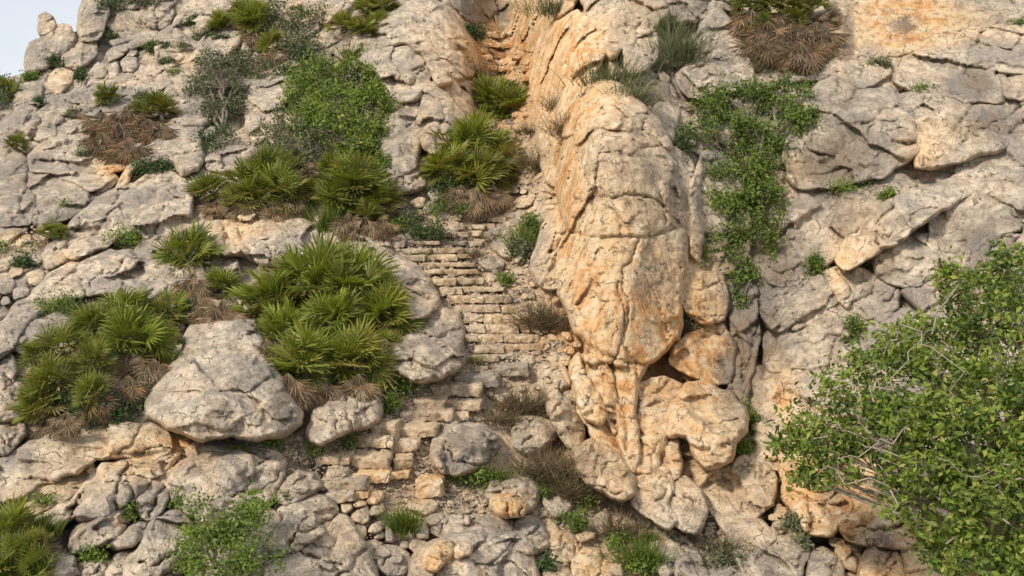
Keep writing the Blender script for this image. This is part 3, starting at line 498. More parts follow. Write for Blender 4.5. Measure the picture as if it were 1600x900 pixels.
# ------------------------------------------------------------------ the rocks one can tell apart: label | options | outline
ROCKS = '''
tall thin rock pinnacle standing alone against the sky | rock_pinnacle T=.5 off=.2 lean=0 k=2 | 62,24 71,19 82,27 87,40 84,50 78,58 75,66 66,64 62,48
squat rock block at the foot of the skyline pinnacle | off=.3 T=.5 | 42,85 50,70 70,63 80,82 76,102 55,112 42,108
pointed rock just beside the squat block under the pinnacle | off=.3 T=.5 | 74,55 92,42 110,42 117,62 103,78 90,88 76,78
round boulder on the skyline ridge with dark gap above it | off=.2 | 100,86 108,72 125,64 146,65 150,82 136,100 118,106 103,100
tall buff crag at the top corner beside the sky | off=.5 T=.6 k=4 | 124,55 128,25 129,-12 160,-14 166,20 160,42 150,60 132,62
long flat slab near the top edge under the dark green shrub | k=5 T=.5 | 165,37 185,20 205,13 262,12 270,22 262,38 240,50 225,53 198,50 175,45
wedge of fractured rock under the long flat top slab | off=.1 T=.3 | 168,58 190,54 225,56 250,52 232,66 200,72 175,70
big smooth boulder near the sky with a shrub growing at its side | T=.7 | 19,150 27,137 50,129 68,132 66,148 60,165 64,186 45,210 30,190 20,168
tilted block tucked between two smooth boulders near the skyline | T=.5 | 67,145 95,143 101,157 90,170 100,185 78,200 62,190 65,165
banded boulder with a curved ledge beside the brown palm | T=.5 off=.1 | 88,162 110,147 132,146 156,160 151,180 118,181 94,176
rounded knob wedged above the brown palm | T=.4 | 125,142 150,135 180,138 178,152 160,160 140,150
triangular pale block in the rubble above the brown palm | T=.35 | 135,118 152,96 163,103 167,118 155,124 140,124
upright oval block in the rubble beside the triangular one | T=.35 | 168,105 182,93 187,108 183,122 172,120
domed block in the rubble with dark gap to its side | T=.35 | 188,98 200,87 214,90 217,103 208,113 194,112
slanting slab with a green tuft, high in the broken slope | T=.4 k=4 | 210,118 240,92 275,78 288,82 270,104 240,120 222,124
ridge of pale rock under the grey shrub high on the slope | T=.4 k=4 | 150,130 180,122 205,128 235,120 262,124 255,138 220,140 190,135 165,140
rock with flaky layers below the skyline boulders | T=.5 k=3.5 | 50,236 105,197 140,184 152,200 130,216 118,238 85,240 60,245
grey sheer slab at the far edge of the frame, shaded | T=.4 k=6 off=.2 relief=.6 | -30,228 0,230 22,236 42,256 38,285 52,306 47,345 0,350 -30,352
low grey slab below the shaded sheer slab | T=.35 k=4 | -30,354 0,352 44,347 36,364 15,378 -30,384
long smooth slab sloping down beside the brown palm | T=.5 k=4.5 off=.15 relief=.6 | 165,316 200,270 228,234 250,205 285,180 325,186 309,208 317,240 310,266 285,274 268,250 235,250 208,268 195,290 175,314
knobbly outcrop with broken edges under the dark cushion shrub | rock_outcrop T=.8 k=3.5 off=.1 | 222,282 240,272 270,272 288,283 298,305 296,350 282,362 250,366 235,372 212,358 185,363 162,385 120,400 100,392 107,367 130,335 160,308 187,295 215,290
narrow pale slab fringing the lower edge of the knobbly outcrop | T=.45 k=4 | 66,415 72,392 100,367 108,362 100,392 118,402 95,412 75,418
warm topped rounded outcrop above the big palm thicket | rock_outcrop T=.7 k=3.5 | 298,354 330,334 370,326 420,329 465,335 490,355 495,385 485,400 455,402 440,412 400,405 380,396 345,396 328,374 302,372
grooved outcrop stepping down below the warm topped one | rock_outcrop T=.6 k=4 | 206,396 230,379 268,366 298,358 328,378 345,398 372,410 371,438 332,452 295,446 262,440 240,425
long grey shoulder of rock above the spreading palm thicket | rock_outcrop T=.6 k=4 | 48,472 66,442 110,415 160,396 203,398 238,424 262,445 240,462 185,460 150,455 125,462 95,460 70,466
small grey blocks face beneath the grooved outcrop | T=.4 k=4 | 265,450 300,452 340,455 372,445 380,470 350,480 300,470 270,468
smooth slope of rock running down the far edge above the ferns | T=.5 k=4 relief=.7 | -30,560 -20,520 10,500 30,475 52,462 82,462 70,486 40,506 28,530 18,548 0,560
rounded lump of rock poking from the spreading palm thicket | T=.5 | 22,548 34,515 62,498 90,490 117,497 110,511 78,526 52,534 34,552
dark jointed block at the far edge below the rounded lump | T=.4 k=4 | -30,565 0,562 20,552 24,575 14,602 -4,618 -30,622
cleft boulder at the far edge beneath the jointed block | T=.45 k=4 | -30,628 0,612 18,594 32,600 36,638 30,656 0,658 -30,660
pinkish slab at the far edge by the lower palm fronds | T=.4 k=4 warm=.1 | -30,664 0,660 35,662 39,680 15,706 -30,716
huge angular pale boulder with a shaded side between the palm thickets | T=1.1 grow=2 rough=.035 k=3.4 off=.25 lean=.3 block=.9 relief=.85 facet=.9 ncrack=1 flatn=.8 PL=huge edge=7 | 294,512 318,502 358,494 398,500 406,522 428,552 444,592 462,626 474,645 468,664 444,682 400,690 350,684 318,690 288,680 262,668 228,650 230,622 248,592 276,562 286,546 290,522
capping boulder of the smooth stack beside the stairs | T=.6 | 497,380 507,356 530,345 560,342 588,352 603,372 612,387 588,385 570,374 545,373 520,390 505,392
middle boulder of the smooth stack beside the stairs | T=.6 | 512,402 525,387 545,376 575,376 598,386 616,396 610,406 585,402 550,402 520,406
pebble sized knob wedged under the smooth stack | T=.3 | 520,416 545,403 575,407 570,418 548,428 525,426
great rounded boulder flanking the middle of the stairs | T=1.0 off=.2 lean=.5 | 560,422 590,406 620,402 650,415 670,435 684,458 685,476 665,496 640,504 630,482 615,456 590,440
massive mottled boulder flanking the foot of the stairs | T=1.0 off=.15 lean=.5 | 640,508 665,500 690,483 714,490 722,515 721,548 725,566 705,580 682,592 660,598 640,592 614,578 610,560 624,530
squared boulder under the skirt of the big palm thicket | T=.8 off=.1 lean=.6 | 480,672 490,640 530,618 572,600 596,612 598,642 590,656 566,668 542,676 512,690 496,694 484,686
thin dark rock ledge beneath the huge angular boulder | T=.3 k=4 dark=.2 | 290,702 305,692 350,688 400,692 440,696 432,705 362,704 320,712 298,716
warm stained sheet of rock below the spreading palm thicket | rock_outcrop T=.5 k=5 relief=.8 | -30,750 0,722 40,697 100,670 170,660 235,664 262,682 268,700 245,715 215,715 180,712 150,714 120,737 95,742 60,754 40,772 0,782 -30,795
pink shadowed hollow block under the warm stained sheet | T=.35 k=4 warm=.15 dark=.1 | -30,798 0,784 40,772 62,756 100,746 142,724 150,734 133,756 118,775 98,786 68,800 46,810 -30,806
tongue of pale rock pushing out above the corner grass | T=.5 k=3.5 | 55,812 98,787 120,777 142,746 156,738 160,772 125,796 105,812 85,822 60,818
swelling ridge of smooth rock running diagonally down the lower slope | rock_outcrop T=.6 k=3 relief=.8 | 118,802 136,766 162,731 200,716 232,718 262,704 282,709 262,727 235,747 213,776 193,787 172,801 148,809 125,813
overlapping shelf under the swelling diagonal ridge | T=.5 k=4 | 108,852 120,826 150,810 178,797 212,780 200,816 180,841 150,856 115,864
tapering shelf of rock beside the tan hollow | T=.4 k=4 | 162,852 198,831 228,812 240,822 225,846 182,860
narrow rib of rock beside the great slab on the lower slope | T=.5 k=3.5 | 217,802 214,777 240,747 268,727 277,750 262,787 245,810 230,812
great pale slab with grey blotches below the huge angular boulder | rock_outcrop T=.6 k=5 relief=.8 off=.05 | 265,748 285,724 320,714 370,704 420,702 440,716 440,742 430,776 402,791 370,801 332,815 300,802 280,790 268,770
slanting shelf running up from the bottom edge | rock_outcrop T=.5 k=4 | 190,918 198,882 225,846 243,817 262,802 283,800 302,828 312,850 272,882 232,908 210,930
pale domed slab at the bottom corner near the grass | T=.5 k=3.5 | 48,925 80,872 115,864 120,890 134,930
small domed block beside the corner slab at the bottom edge | T=.35 | 120,884 150,870 170,876 160,902 150,930 136,930
leaning block at the bottom edge beneath the tapering shelf | T=.35 | 158,930 162,900 177,872 205,862 208,878 190,925
broken blocky rock filling behind the bottom leafy bush | rock_outcrop T=.5 k=4 warm=.05 | 312,930 300,880 318,850 336,818 372,804 404,794 428,800 440,812 412,850 420,880 410,930
rounded rock beside the lower path, streaked grey | T=.5 | 432,777 445,747 467,737 495,743 501,762 476,776 442,792
upright grey rock filling the gap behind the path edge | T=.4 | 402,704 430,706 440,728 432,752 432,776 410,782 404,760
pale smooth rock leaning over the slanting crack near the bottom | T=.6 k=3.5 off=.1 warm=.03 | 415,852 430,832 448,808 430,797 470,784 510,777 526,795 514,826 482,850 455,870 430,872
broad pale rock face with the slanting crack at the bottom edge | rock_outcrop T=.8 k=3.5 off=.1 | 405,935 418,884 432,874 456,874 484,853 516,829 530,803 545,822 560,846 575,857 583,882 588,935
big pale boulder at the bottom edge under two yellow stones | T=.9 lean=.5 off=.1 | 635,935 642,880 655,856 680,846 700,838 745,824 800,830 828,856 840,890 842,935
yellow angular stone resting on the big bottom boulder | T=.28 off=1.0 warm=.45 | 662,866 680,852 702,846 709,860 696,878 680,893 665,887
tan rounded stone resting beside the yellow angular stone | T=.28 off=1.0 warm=.3 | 708,858 725,845 738,853 736,866 716,876 707,870
grey furrowed boulder standing beside the lower steps | T=.8 off=.15 lean=.4 dark=.14 | 673,706 680,686 700,670 722,664 752,668 776,685 777,700 760,716 742,732 714,742 690,736 678,724
rounded boulder above the orange slab by the dry brush | T=.7 | 758,775 772,750 790,735 815,730 838,754 844,776 826,800 795,798
flat orange slab under the rounded boulder | T=.35 k=5 off=.75 warm=.6 | 766,782 776,774 802,772 821,790 815,806 778,806
squarish tan stone on the edge of the dry brush | T=.4 | 850,772 875,770 894,790 881,805 866,808 852,786
blocky boulder at the bottom with a shaded side | T=.6 off=.1 tiltx=-.4 | 796,836 812,812 835,810 856,830 853,856 830,866 808,862
broken orange ledge at the bottom above square blocks | T=.45 warm=.3 k=4 | 856,812 872,832 905,842 900,876 872,880 855,862
pale boulder at the bottom edge beside the bluish tuft | T=.5 | 850,935 848,885 862,868 886,878 894,900 892,935
square block with a flat tan top at the bottom edge | T=.5 k=5 warm=.1 | 896,902 894,876 915,858 935,862 939,880 932,902
second square block standing at the bottom edge | T=.5 k=5 warm=.15 | 938,915 938,884 950,872 966,875 971,900 968,920
orange rib of broken rock filling the foot of the pillar | rock_outcrop T=.8 k=4 off=.5 warm=.1 | 905,560 940,560 962,600 966,660 985,730 1000,742 985,760 955,705 930,680 905,640 896,600
narrow tan rock between the pillar foot and the bulging boulder | rock_outcrop T=.7 k=4 off=.55 warm=.05 | 1000,640 1045,640 1056,690 1060,742 1018,738 996,742 1002,700
spur of rock joining the orange gully wall to the pillar's shoulder | rock_outcrop T=.7 k=4 off=.35 warm=.1 | 842,185 884,196 896,215 878,245 872,290 858,282 848,250
narrow grey fin of rock against the shaded side of the pillar | rock_outcrop T=.5 k=4 off=.5 | 1048,232 1078,250 1086,300 1092,370 1086,425 1068,430 1066,340 1058,270
broad slab of rock behind the brown palm clump | rock_outcrop T=.5 k=3.5 | 150,142 190,128 232,132 262,152 242,176 200,182 160,174
tilted slab beneath the flat shrub on the high slope | rock_outcrop T=.5 k=3.5 | 226,126 265,110 300,116 312,140 286,158 256,150
rounded slab beside the trunk of the grey green tree | rock_outcrop T=.5 k=3.5 | 262,154 298,142 318,158 314,182 288,184 264,174
upper layer of the banded outcrop near the frame edge | rock_outcrop T=.45 k=4 | 52,240 110,228 150,238 162,260 120,270 70,268 45,262
middle layer of the banded outcrop near the frame edge | rock_outcrop T=.45 k=4 | 45,272 100,270 160,266 180,282 142,302 80,304 50,296
lowest layer of the banded outcrop near the frame edge | rock_outcrop T=.45 k=4 | 55,306 110,304 145,304 136,322 100,340 62,352 48,342
long rock ridge under the tangled top bushes | rock_outcrop T=.5 k=3.5 | 300,120 345,108 395,100 400,125 380,150 330,160 302,150
smooth rock patch between dusky bush and long palm thicket | rock_outcrop T=.4 k=4 | 330,240 380,232 420,240 410,262 350,262 325,258
chipped pale stone above the square blocks | T=.35 | 926,812 936,802 951,798 954,826 940,834 928,826
flat orange flake lying among green herbs at the bottom | T=.15 off=.2 k=5 warm=.3 | 900,836 915,830 930,832 928,842 908,846
tall upright grey boulder standing beside the pillar foot | T=.8  k=2.4 lean=.2 off=0.5 | 842,574 855,568 878,570 895,595 902,625 912,660 910,694 892,706 875,682 862,650 848,610
reddish edged boulder leaning against the tall upright one | T=.55 off=.15 dark=.1 | 800,660 820,650 848,652 868,666 870,682 850,700 822,709 804,697
broad boulder below the tall upright one above the dry brush | T=.7  dark=.06 off=0.75 | 895,704 922,688 948,698 966,716 988,744 993,772 976,784 950,771 922,756 901,735
long leaning slab between the upright boulder and the pillar | T=.8 k=3 off=0.6 | 892,566 904,552 916,582 934,618 950,648 937,668 915,656 904,630 896,598
thin orange rib under the pillar, splitting in two | T=.9 k=3 off=0.65 | 912,552 940,550 955,590 962,616 962,682 946,652 926,606
shadowed hollow block beneath the pillar overhang | T=.3 k=4 dark=.1 off=0.75 | 1000,602 1040,588 1066,602 1044,636 1040,684 1016,684 998,660
square cracked block below the carved column | T=.5 k=4 off=0.65 | 985,752 1010,736 1045,730 1051,760 1043,790 1060,816 1048,826 1020,812 992,788
smaller cracked block beside the square one | T=.5 k=3.5 off=0.55 | 1047,746 1070,745 1095,765 1103,800 1095,832 1070,829 1048,806
big bulging boulder with a rust streak under the pillar side | T=.9 k=2.8  lean=.4 off=0.6 | 1042,642 1066,606 1100,598 1142,615 1166,640 1165,672 1146,692 1140,722 1102,732 1082,704 1074,682 1042,680
long slab descending diagonally from the bulging boulder | rock_outcrop T=.6 k=4 | 1086,736 1120,726 1145,736 1160,780 1200,830 1240,860 1258,935 1185,935 1147,850 1110,792
knobbly grey rock between the diagonal slab and the leafy tree | T=.6 k=3 | 1140,736 1165,702 1190,716 1211,748 1206,788 1172,812 1155,782
smooth grey slab split by a crack at the bottom edge | T=.5 k=4 dark=.06 | 1012,842 1030,830 1060,850 1080,882 1094,930 1045,930 1026,882
curving pale rib beside the smooth cracked slab | T=.4 k=4 | 1022,820 1050,826 1086,860 1108,900 1104,930 1088,912 1068,872 1042,842
rounded pale rock half buried at the bottom edge | T=.4 | 1106,930 1112,892 1132,880 1160,898 1168,930
craggy pale rock below the leafy tree's outer twigs | T=.6 k=3 | 1196,840 1218,814 1250,826 1264,868 1252,902 1226,880
pale rounded rock at the bottom edge by the tree | T=.5 | 1262,930 1262,872 1286,854 1308,872 1325,925
orange rounded boulder at the bottom under the leafy tree | T=.6 warm=.2 | 1342,930 1346,872 1370,851 1398,856 1411,880 1408,930
orange weathered rock wall at the mouth of the gully | rock_outcrop T=.9 k=3 off=.2 warm=.1 | 836,100 845,62 870,38 902,22 934,44 946,80 925,110 915,150 900,190 880,222 860,216 845,190 836,140
pale buttress rising to the top edge above the hanging grass | rock_outcrop T=.9 k=3.5 off=.2 | 905,-20 1028,-20 1042,18 1026,44 1000,50 978,64 955,90 946,62 932,36
hanging snout of rock below the pale top buttress | T=.7 off=.4 k=2.6 lean=.6 | 976,68 1000,53 1026,50 1030,76 1012,108 986,117 977,96
rough grey crag between the grass and the drooping palms | rock_outcrop T=.9 k=2.8 off=.1 | 1062,130 1066,108 1088,82 1096,42 1120,14 1150,50 1176,100 1172,130 1130,142 1098,152 1074,142
small brown crag above the hanging grass at the top | T=.6 k=3 | 1034,-20 1132,-20 1146,18 1120,10 1096,34 1060,32 1042,14
shallow ledge of pale rock behind the hanging grass | T=.4 k=3 | 950,95 976,120 1010,118 1050,140 1062,170 1050,225 1030,195 1000,165 972,145 955,130
dark edged ledge beneath the drooping palms | T=.5 k=3 | 1176,140 1180,105 1215,112 1228,130 1225,160 1190,160
streaked orange and grey wall below the leafy tree's edge | rock_outcrop T=.6 k=5 off=.1 warm=.25 relief=1.2 block=.6 | 1222,612 1262,600 1300,640 1330,700 1340,780 1300,830 1262,830 1230,780 1216,700
orange knobs of rock under the leafy tree, beside blue streaks | rock_outcrop T=.7 k=5 off=.1 warm=.3 relief=1.3 block=.5 | 1318,690 1370,720 1420,770 1430,850 1400,856 1350,850 1316,830 1306,780
shaded rock behind the trunk of the leafy tree | rock_outcrop T=.5 k=5 warm=.1 | 1410,560 1650,540 1650,720 1480,730 1420,680
lower shaded rock behind the leafy tree | rock_outcrop T=.5 k=5 warm=.1 | 1400,700 1480,735 1650,725 1650,930 1420,930 1410,860 1430,790
ochre stained cliff wall along the top edge | rock_outcrop T=.4 k=8 off=.1 relief=.6 | 1300,-30 1640,-30 1640,38 1560,40 1500,50 1450,70 1400,84 1350,84 1306,78
buff cliff block beside the dark hole at the top | T=.4 k=5 | 1312,-20 1352,-20 1360,40 1350,78 1330,60 1318,30
flat shelf of rock at the foot of the ochre wall | T=.5 k=4 | 1226,118 1245,96 1300,82 1370,86 1400,92 1392,115 1352,140 1320,130 1280,121 1250,126 1226,132
large tilted cliff block with a maroon stain | rock_outcrop T=.8 k=4 | 1400,126 1420,92 1470,66 1530,46 1600,38 1650,38 1650,105 1600,112 1552,106 1570,158 1510,156 1470,146 1430,142
cream cliff block beside the maroon stained one at the frame edge | T=.7 k=4 | 1556,108 1600,114 1650,108 1650,152 1600,158 1574,157
broad grey cliff face behind the hanging shrub | rock_outcrop T=.9 k=4 off=.1 | 1262,152 1300,122 1320,127 1342,146 1396,142 1402,160 1428,186 1432,238 1372,274 1300,290 1240,290 1226,250 1240,190
long cliff ledge with brown weathered corner | rock_outcrop T=.8 k=4 | 1402,152 1470,148 1510,165 1560,158 1650,160 1650,196 1600,203 1560,236 1500,250 1440,262 1434,238 1430,190 1406,170
upright tan block set in the cliff below the long ledge | T=.5 k=4 off=.25 warm=.1 | 1430,262 1434,205 1470,200 1492,208 1480,235 1450,256
sloping grey face under the broad cliff, beside the hanging shrub | rock_outcrop T=.6 k=4 | 1238,320 1280,305 1340,298 1400,275 1430,288 1390,315 1350,345 1325,372 1303,402 1290,412 1252,396 1232,370
long diagonal rib of rock crossing the cliff | rock_outcrop T=.9 k=3 off=.2 lean=.7 | 1308,404 1328,374 1370,332 1410,306 1470,292 1520,268 1560,250 1586,250 1560,276 1512,302 1480,322 1430,352 1400,376 1350,402 1322,418
rounded shoulder where the diagonal rib meets the frame edge | T=.5 k=3 | 1520,250 1560,238 1600,205 1650,198 1650,255 1600,258 1562,274 1580,252
great bulging cliff boulder at the frame edge under the rib | rock_outcrop T=1.0 k=3.5 off=.05 | 1458,334 1510,306 1560,278 1592,265 1650,262 1650,430 1560,432 1500,422 1472,402 1456,372
irregular block wedged below the diagonal rib | T=.6 k=3 | 1375,390 1420,372 1450,366 1470,386 1466,420 1440,446 1400,446 1372,432 1366,408
pale chip of rock by the small green sprig in the cliff | T=.45 | 1198,402 1235,387 1262,414 1264,430 1225,448 1200,442
smooth jointed block with a dark undercut, mid cliff | T=.7 k=3 off=.1 lean=.7 | 1190,462 1240,446 1280,430 1300,455 1310,474 1280,488 1250,500 1225,516 1200,512 1190,490
tall smooth panel of cliff below the undercut block | rock_outcrop T=.6 k=5 relief=.6 | 1198,530 1238,508 1310,482 1332,520 1342,572 1292,592 1262,604 1225,592 1198,572
grey lichen spotted block above the leafy tree | T=.6 k=3 | 1286,422 1330,416 1368,432 1400,450 1402,480 1360,500 1330,480 1310,470 1298,450
pale rough block half hidden by the leafy tree top | T=.5 k=3 | 1330,503 1380,492 1420,482 1450,500 1430,540 1380,562 1342,562
grey panel of cliff behind the leafy tree | rock_outcrop T=.6 k=5 | 1410,455 1470,425 1560,436 1650,434 1650,560 1500,580 1440,560 1456,498
tan bulge of rock in the recess beside the pillar | T=.6 k=3 warm=.1 off=0.5 | 1062,440 1080,422 1130,430 1136,470 1130,496 1102,506 1077,492 1064,470
orange broken rock in the recess under the tan bulge | T=.5 k=3 warm=.1 off=0.35 | 1052,546 1080,520 1132,505 1146,540 1142,598 1112,596 1072,582 1047,570
bluish stained column of rock in the damp recess | T=.5 k=3 dark=.3 off=0.2 | 1142,500 1160,440 1182,450 1186,520 1176,580 1160,640 1144,610 1148,560
rough grey rock behind the roots of the hanging shrub | rock_outcrop T=.5 k=4 dark=.1 off=0.45 | 1080,300 1100,240 1130,250 1160,300 1170,380 1140,425 1100,420 1084,360
sloping grey rock between the gully and the pillar | T=.7 k=3 off=0.45 | 828,420 845,370 860,335 876,330 884,362 870,385 868,420 872,450 850,446 834,432
cream boulder at the upper edge of the stairs | T=.5 k=2.6 | 762,364 780,352 798,358 806,384 797,406 782,398 768,380
narrow boulder beside the cream one at the stairs | T=.4 | 800,376 812,368 818,392 808,412 798,402
angular pale block on the edge of the stairs | T=.35 off=.1 | 748,412 760,398 775,402 788,414 780,428 762,424
massive pale dome of rock beside the gully | rock_outcrop T=1.3 k=2.6 off=.2 tiltx=-.2 | 590,36 640,8 665,-2 700,18 725,55 742,95 740,112 715,127 690,130 678,112 658,78 640,66 622,66 600,70 592,52
blocky shoulder of pale rock left by the dome | T=.7 k=3 | 521,84 528,66 547,57 551,80 540,95
smooth grey slope of rock under the massive dome | rock_outcrop T=1.0 k=3.5 off=.15 | 551,80 556,60 585,60 592,70 625,68 655,80 674,110 664,132 650,155 620,158 600,124 580,100
furrowed rock face with dark holes, between tree and gully | rock_outcrop T=1.0 k=3 off=.1 | 662,134 690,132 715,129 736,130 731,152 736,186 704,212 680,240 660,226 655,190 660,160
tall grey wall of rock behind the bright green tree | rock_outcrop T=.8 k=4 | 598,172 615,158 650,156 656,190 652,230 646,262 622,272 606,262 600,220
bluish cracked boulder at the foot of the tall grey wall | T=.6 k=3 | 605,286 622,266 645,260 655,272 664,292 640,299 615,307
domed reddish rock behind the two trees | rock_outcrop T=.8 k=3 | 388,166 400,112 420,92 450,96 470,114 478,132 440,160 436,200 402,220 386,200
pale bouldery knob among the top shrubs | T=.5 | 374,76 388,58 400,50 412,58 408,72 386,82
blunt pale block near the top shrubs | T=.4 | 350,38 362,27 372,34 374,44 352,42
long furrowed rock above the grey green tree | rock_outcrop T=.6 k=3.5 | 300,100 320,60 345,45 375,52 372,68 350,90 330,110 305,118
jagged crest of rock at the top of the slope | rock_outcrop T=.6 k=3.5 | 278,30 300,5 330,-12 370,-15 372,10 345,25 320,48 290,58 272,48
broken ridge of pale rock beside the long flat slab | rock_outcrop T=.6 k=3.5 | 245,60 268,44 290,62 310,60 300,85 275,98 250,88
rock between the gray bush and the bright tree | T=.5 k=3.5 | 405,225 435,205 480,210 500,232 470,240 430,240
pale rock showing at the top of the slope beside yellow grass | T=.6 k=3 | 470,-15 520,-18 560,-10 540,15 510,35 485,25
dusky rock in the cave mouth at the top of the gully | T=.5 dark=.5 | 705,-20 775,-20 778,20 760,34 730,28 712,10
golden cliff foot beside the head of the gully | rock_outcrop T=.7 k=3 warm=.2 | 776,-20 905,-22 886,16 850,40 838,82 812,70 790,45 778,20
pale rock half under grass beside the big thicket | T=.5 | 400,490 392,470 375,480 372,498 395,502
mid slope ledge of rock below the dwarf fan palms | T=.4 k=4 warm=.1 | 488,330 498,305 508,308 512,340 500,352
'''
PLANES = {'huge': [(.95, .75, .25), (1.0, -.05, .42), (1.05, -.75, .0), (1.30, -.1, -.75), (.98, .35, .55)]}
GROUPS = {'boulder': 'boulders lying on the rocky slope', 'rock outcrop': 'outcrops of bedrock on the slope', 'rock pillar': 'parts of the golden rock pillar', 'rock pinnacle': None}
for ln in ROCKS.strip().split('\n'):
    lab, opt, pts = [s.strip() for s in ln.split('|')]
    kw, nm = {}, 'boulder'
    for t in opt.split():
        if t.startswith('PL='): kw['planes'] = PLANES[t[3:]]; continue
        if '=' in t:
            a, b = t.split('='); kw[a] = float(b)
        else: nm = t
    cat = nm.replace('_', ' ')
    if (('boulder' not in lab and 'tuck' not in lab) or 'cliff boulder' in lab) and nm != 'rock_pinnacle': kw['k'] = max(kw.get('k', 2.6), 4)
    rock(nm, lab, parse(pts), cat=cat, group=GROUPS.get(cat), **kw)

rock('rock_pillar', 'great golden rock pillar bulging beside the stairs, with rust streaks', parse('868,272 872,244 884,216 906,200 940,196 980,202 1016,212 1042,228 1056,250 1064,285 1068,340 1074,380 1073,425 1064,455 1067,500 1062,532 1036,552 1008,572 998,600 994,640 1003,682 1001,720 991,744 974,722 960,690 962,650 950,612 932,580 914,552 912,540 893,515 880,470 866,430 872,390 884,362 874,330 868,300'),
     T=.95, k=4.5, off=.30, lean=.06, tiltx=0, block=1.5, flow=np.array([1.5, 1.5, .75]), relief=.55, facet=.85, edge=7, flatn=.93, ncrack=3, grow=2, cat='rock pillar', seed=4, rough=.035,
     planes=[(1.12, .55, .0), (1.0, .10, .05), (1.02, -.26, .03), (1.12, -.5, .0), (1.2, .15, -.4), (1.1, 0, .2)],
     cracks=['884,361 905,367 940,371 975,373 1010,369 1040,363 1072,354', '1000,232 1060,226', '905,252 925,300 930,340', '1030,300 1040,350', '920,540 945,556 975,566 1008,572', '955,570 962,600 975,640 978,700'])
rock('rock_outcrop', 'cream crown of the golden pillar, cracked along its base', parse('878,214 884,180 900,140 926,118 962,122 994,150 1022,180 1046,216 1050,236 1014,218 976,206 938,200 910,208'), T=1.25, k=3, off=.42, lean=.2, relief=.9, block=.6, edge=6, cat='rock outcrop', group='outcrops of bedrock on the slope', grow=3)
# ------------------------------------------------------------------ the flight of stairs: every stone its own block on its own riser
ORD = ['topmost', 'second', 'third', 'fourth', 'fifth', 'sixth', 'seventh', 'eighth', 'ninth', 'tenth', 'eleventh', 'twelfth', 'thirteenth', 'fourteenth', 'lowest']
SPREAD = 12
rng = np.random.RandomState(11)
rows = [(382,616,752,-1),(393,618,742,-1),(404,632,736,-1),(415,655,742,-1),(427,660,748,0),(442,678,775,0),(455,688,790,0),(470,700,797,0),(484,712,812,0),(500,728,822,0),(515,730,828,0),(532,728,838,0),(547,742,850,0),(560,728,800,-1)]
def step_slab(row, y, x0, x1):
    """the earth and gravel tread behind a riser"""
for r, (yc, x0, x1, tl) in enumerate(rows):
    nxt = rows[r - 1][0] if r else yc - 11
    ragged = 1.0 if r >= 12 else 0.0
    pitch = yc - nxt; x = x0 + rng.uniform(-4, 3); parts = []
    while x < x1 - 5:
        w = 20 + 46 * rng.uniform() ** 1.1 * (1 + .02 * r)
        if x1 - (x + w) < 10: w = x1 - x + rng.uniform(-2, 3)
        parts.append((x, x + w)); x += w + rng.uniform(.2, 1.6)
    tilt = rng.uniform(-.02, .025)
    for j, (a, b) in enumerate(parts):
        yt = yc - pitch * .40 + tl * (a - x0) / 60 + tilt * (a - x0) + rng.uniform(-.7, .7) * (1 + 3 * ragged); h = pitch * rng.uniform(.48, .84); yb = yt + h; fw = .10 + rng.uniform(-.02, .02)
        lead = 'single' if len(parts) == 1 else ('first' if j == 0 else ('last' if j == len(parts) - 1 else ORD[j] if j else 'first'))
        block('step_stone', f'tan stone in the {ORD[r]} row of the stairs, {lead} from the boulder side', a, b, yb - h, yb, .42, rng, 'stone step', 'stones forming the stairs', warm=.06 + rng.uniform(-.1, .2), dark=rng.uniform(.0, .22), fwd=fw + rng.uniform(-.04, .05), yaw=rng.uniform(-.1, .1), rnd=rng.uniform(.1, 1))

GUL = [(370,672,772),(359,690,778),(347,706,790),(232,775,832),(205,778,835),(182,800,838),(128,760,838),(110,756,834),(92,752,830),(75,748,826),(58,746,800)]
for r, (yc, x0, x1) in enumerate(GUL):
    x = x0; j = 0
    while x < x1 - 6:
        w = min(rng.uniform(14, 40), x1 - x)
        if w < 7: break
        nm_ = ['just above the stairs', 'two above the stairs', 'three above the stairs', 'beside the ball shaped palm', 'over the ball shaped palm', 'under the dark gully palm', 'lowest of the orange flight', 'second in the orange flight', 'third in the orange flight', 'fourth in the orange flight', 'topmost in the orange flight'][r]
        h = rng.uniform(7, 10); y_ = yc + rng.uniform(-1.5, 1.5)
        block('ledge_stone', f'rough stone of the gully ledge {nm_}, {"first" if j == 0 else ORD[j]} from the palm side', x, x + w, y_ - h, y_, .6, rng, 'ledge stone', 'stones of the gully ledges', warm=.1 + .1 * rng.uniform(), dark=rng.uniform(0, .15), fwd=.1, yaw=rng.uniform(-.1, .1)); x += w + rng.uniform(.5, 4); j += 1
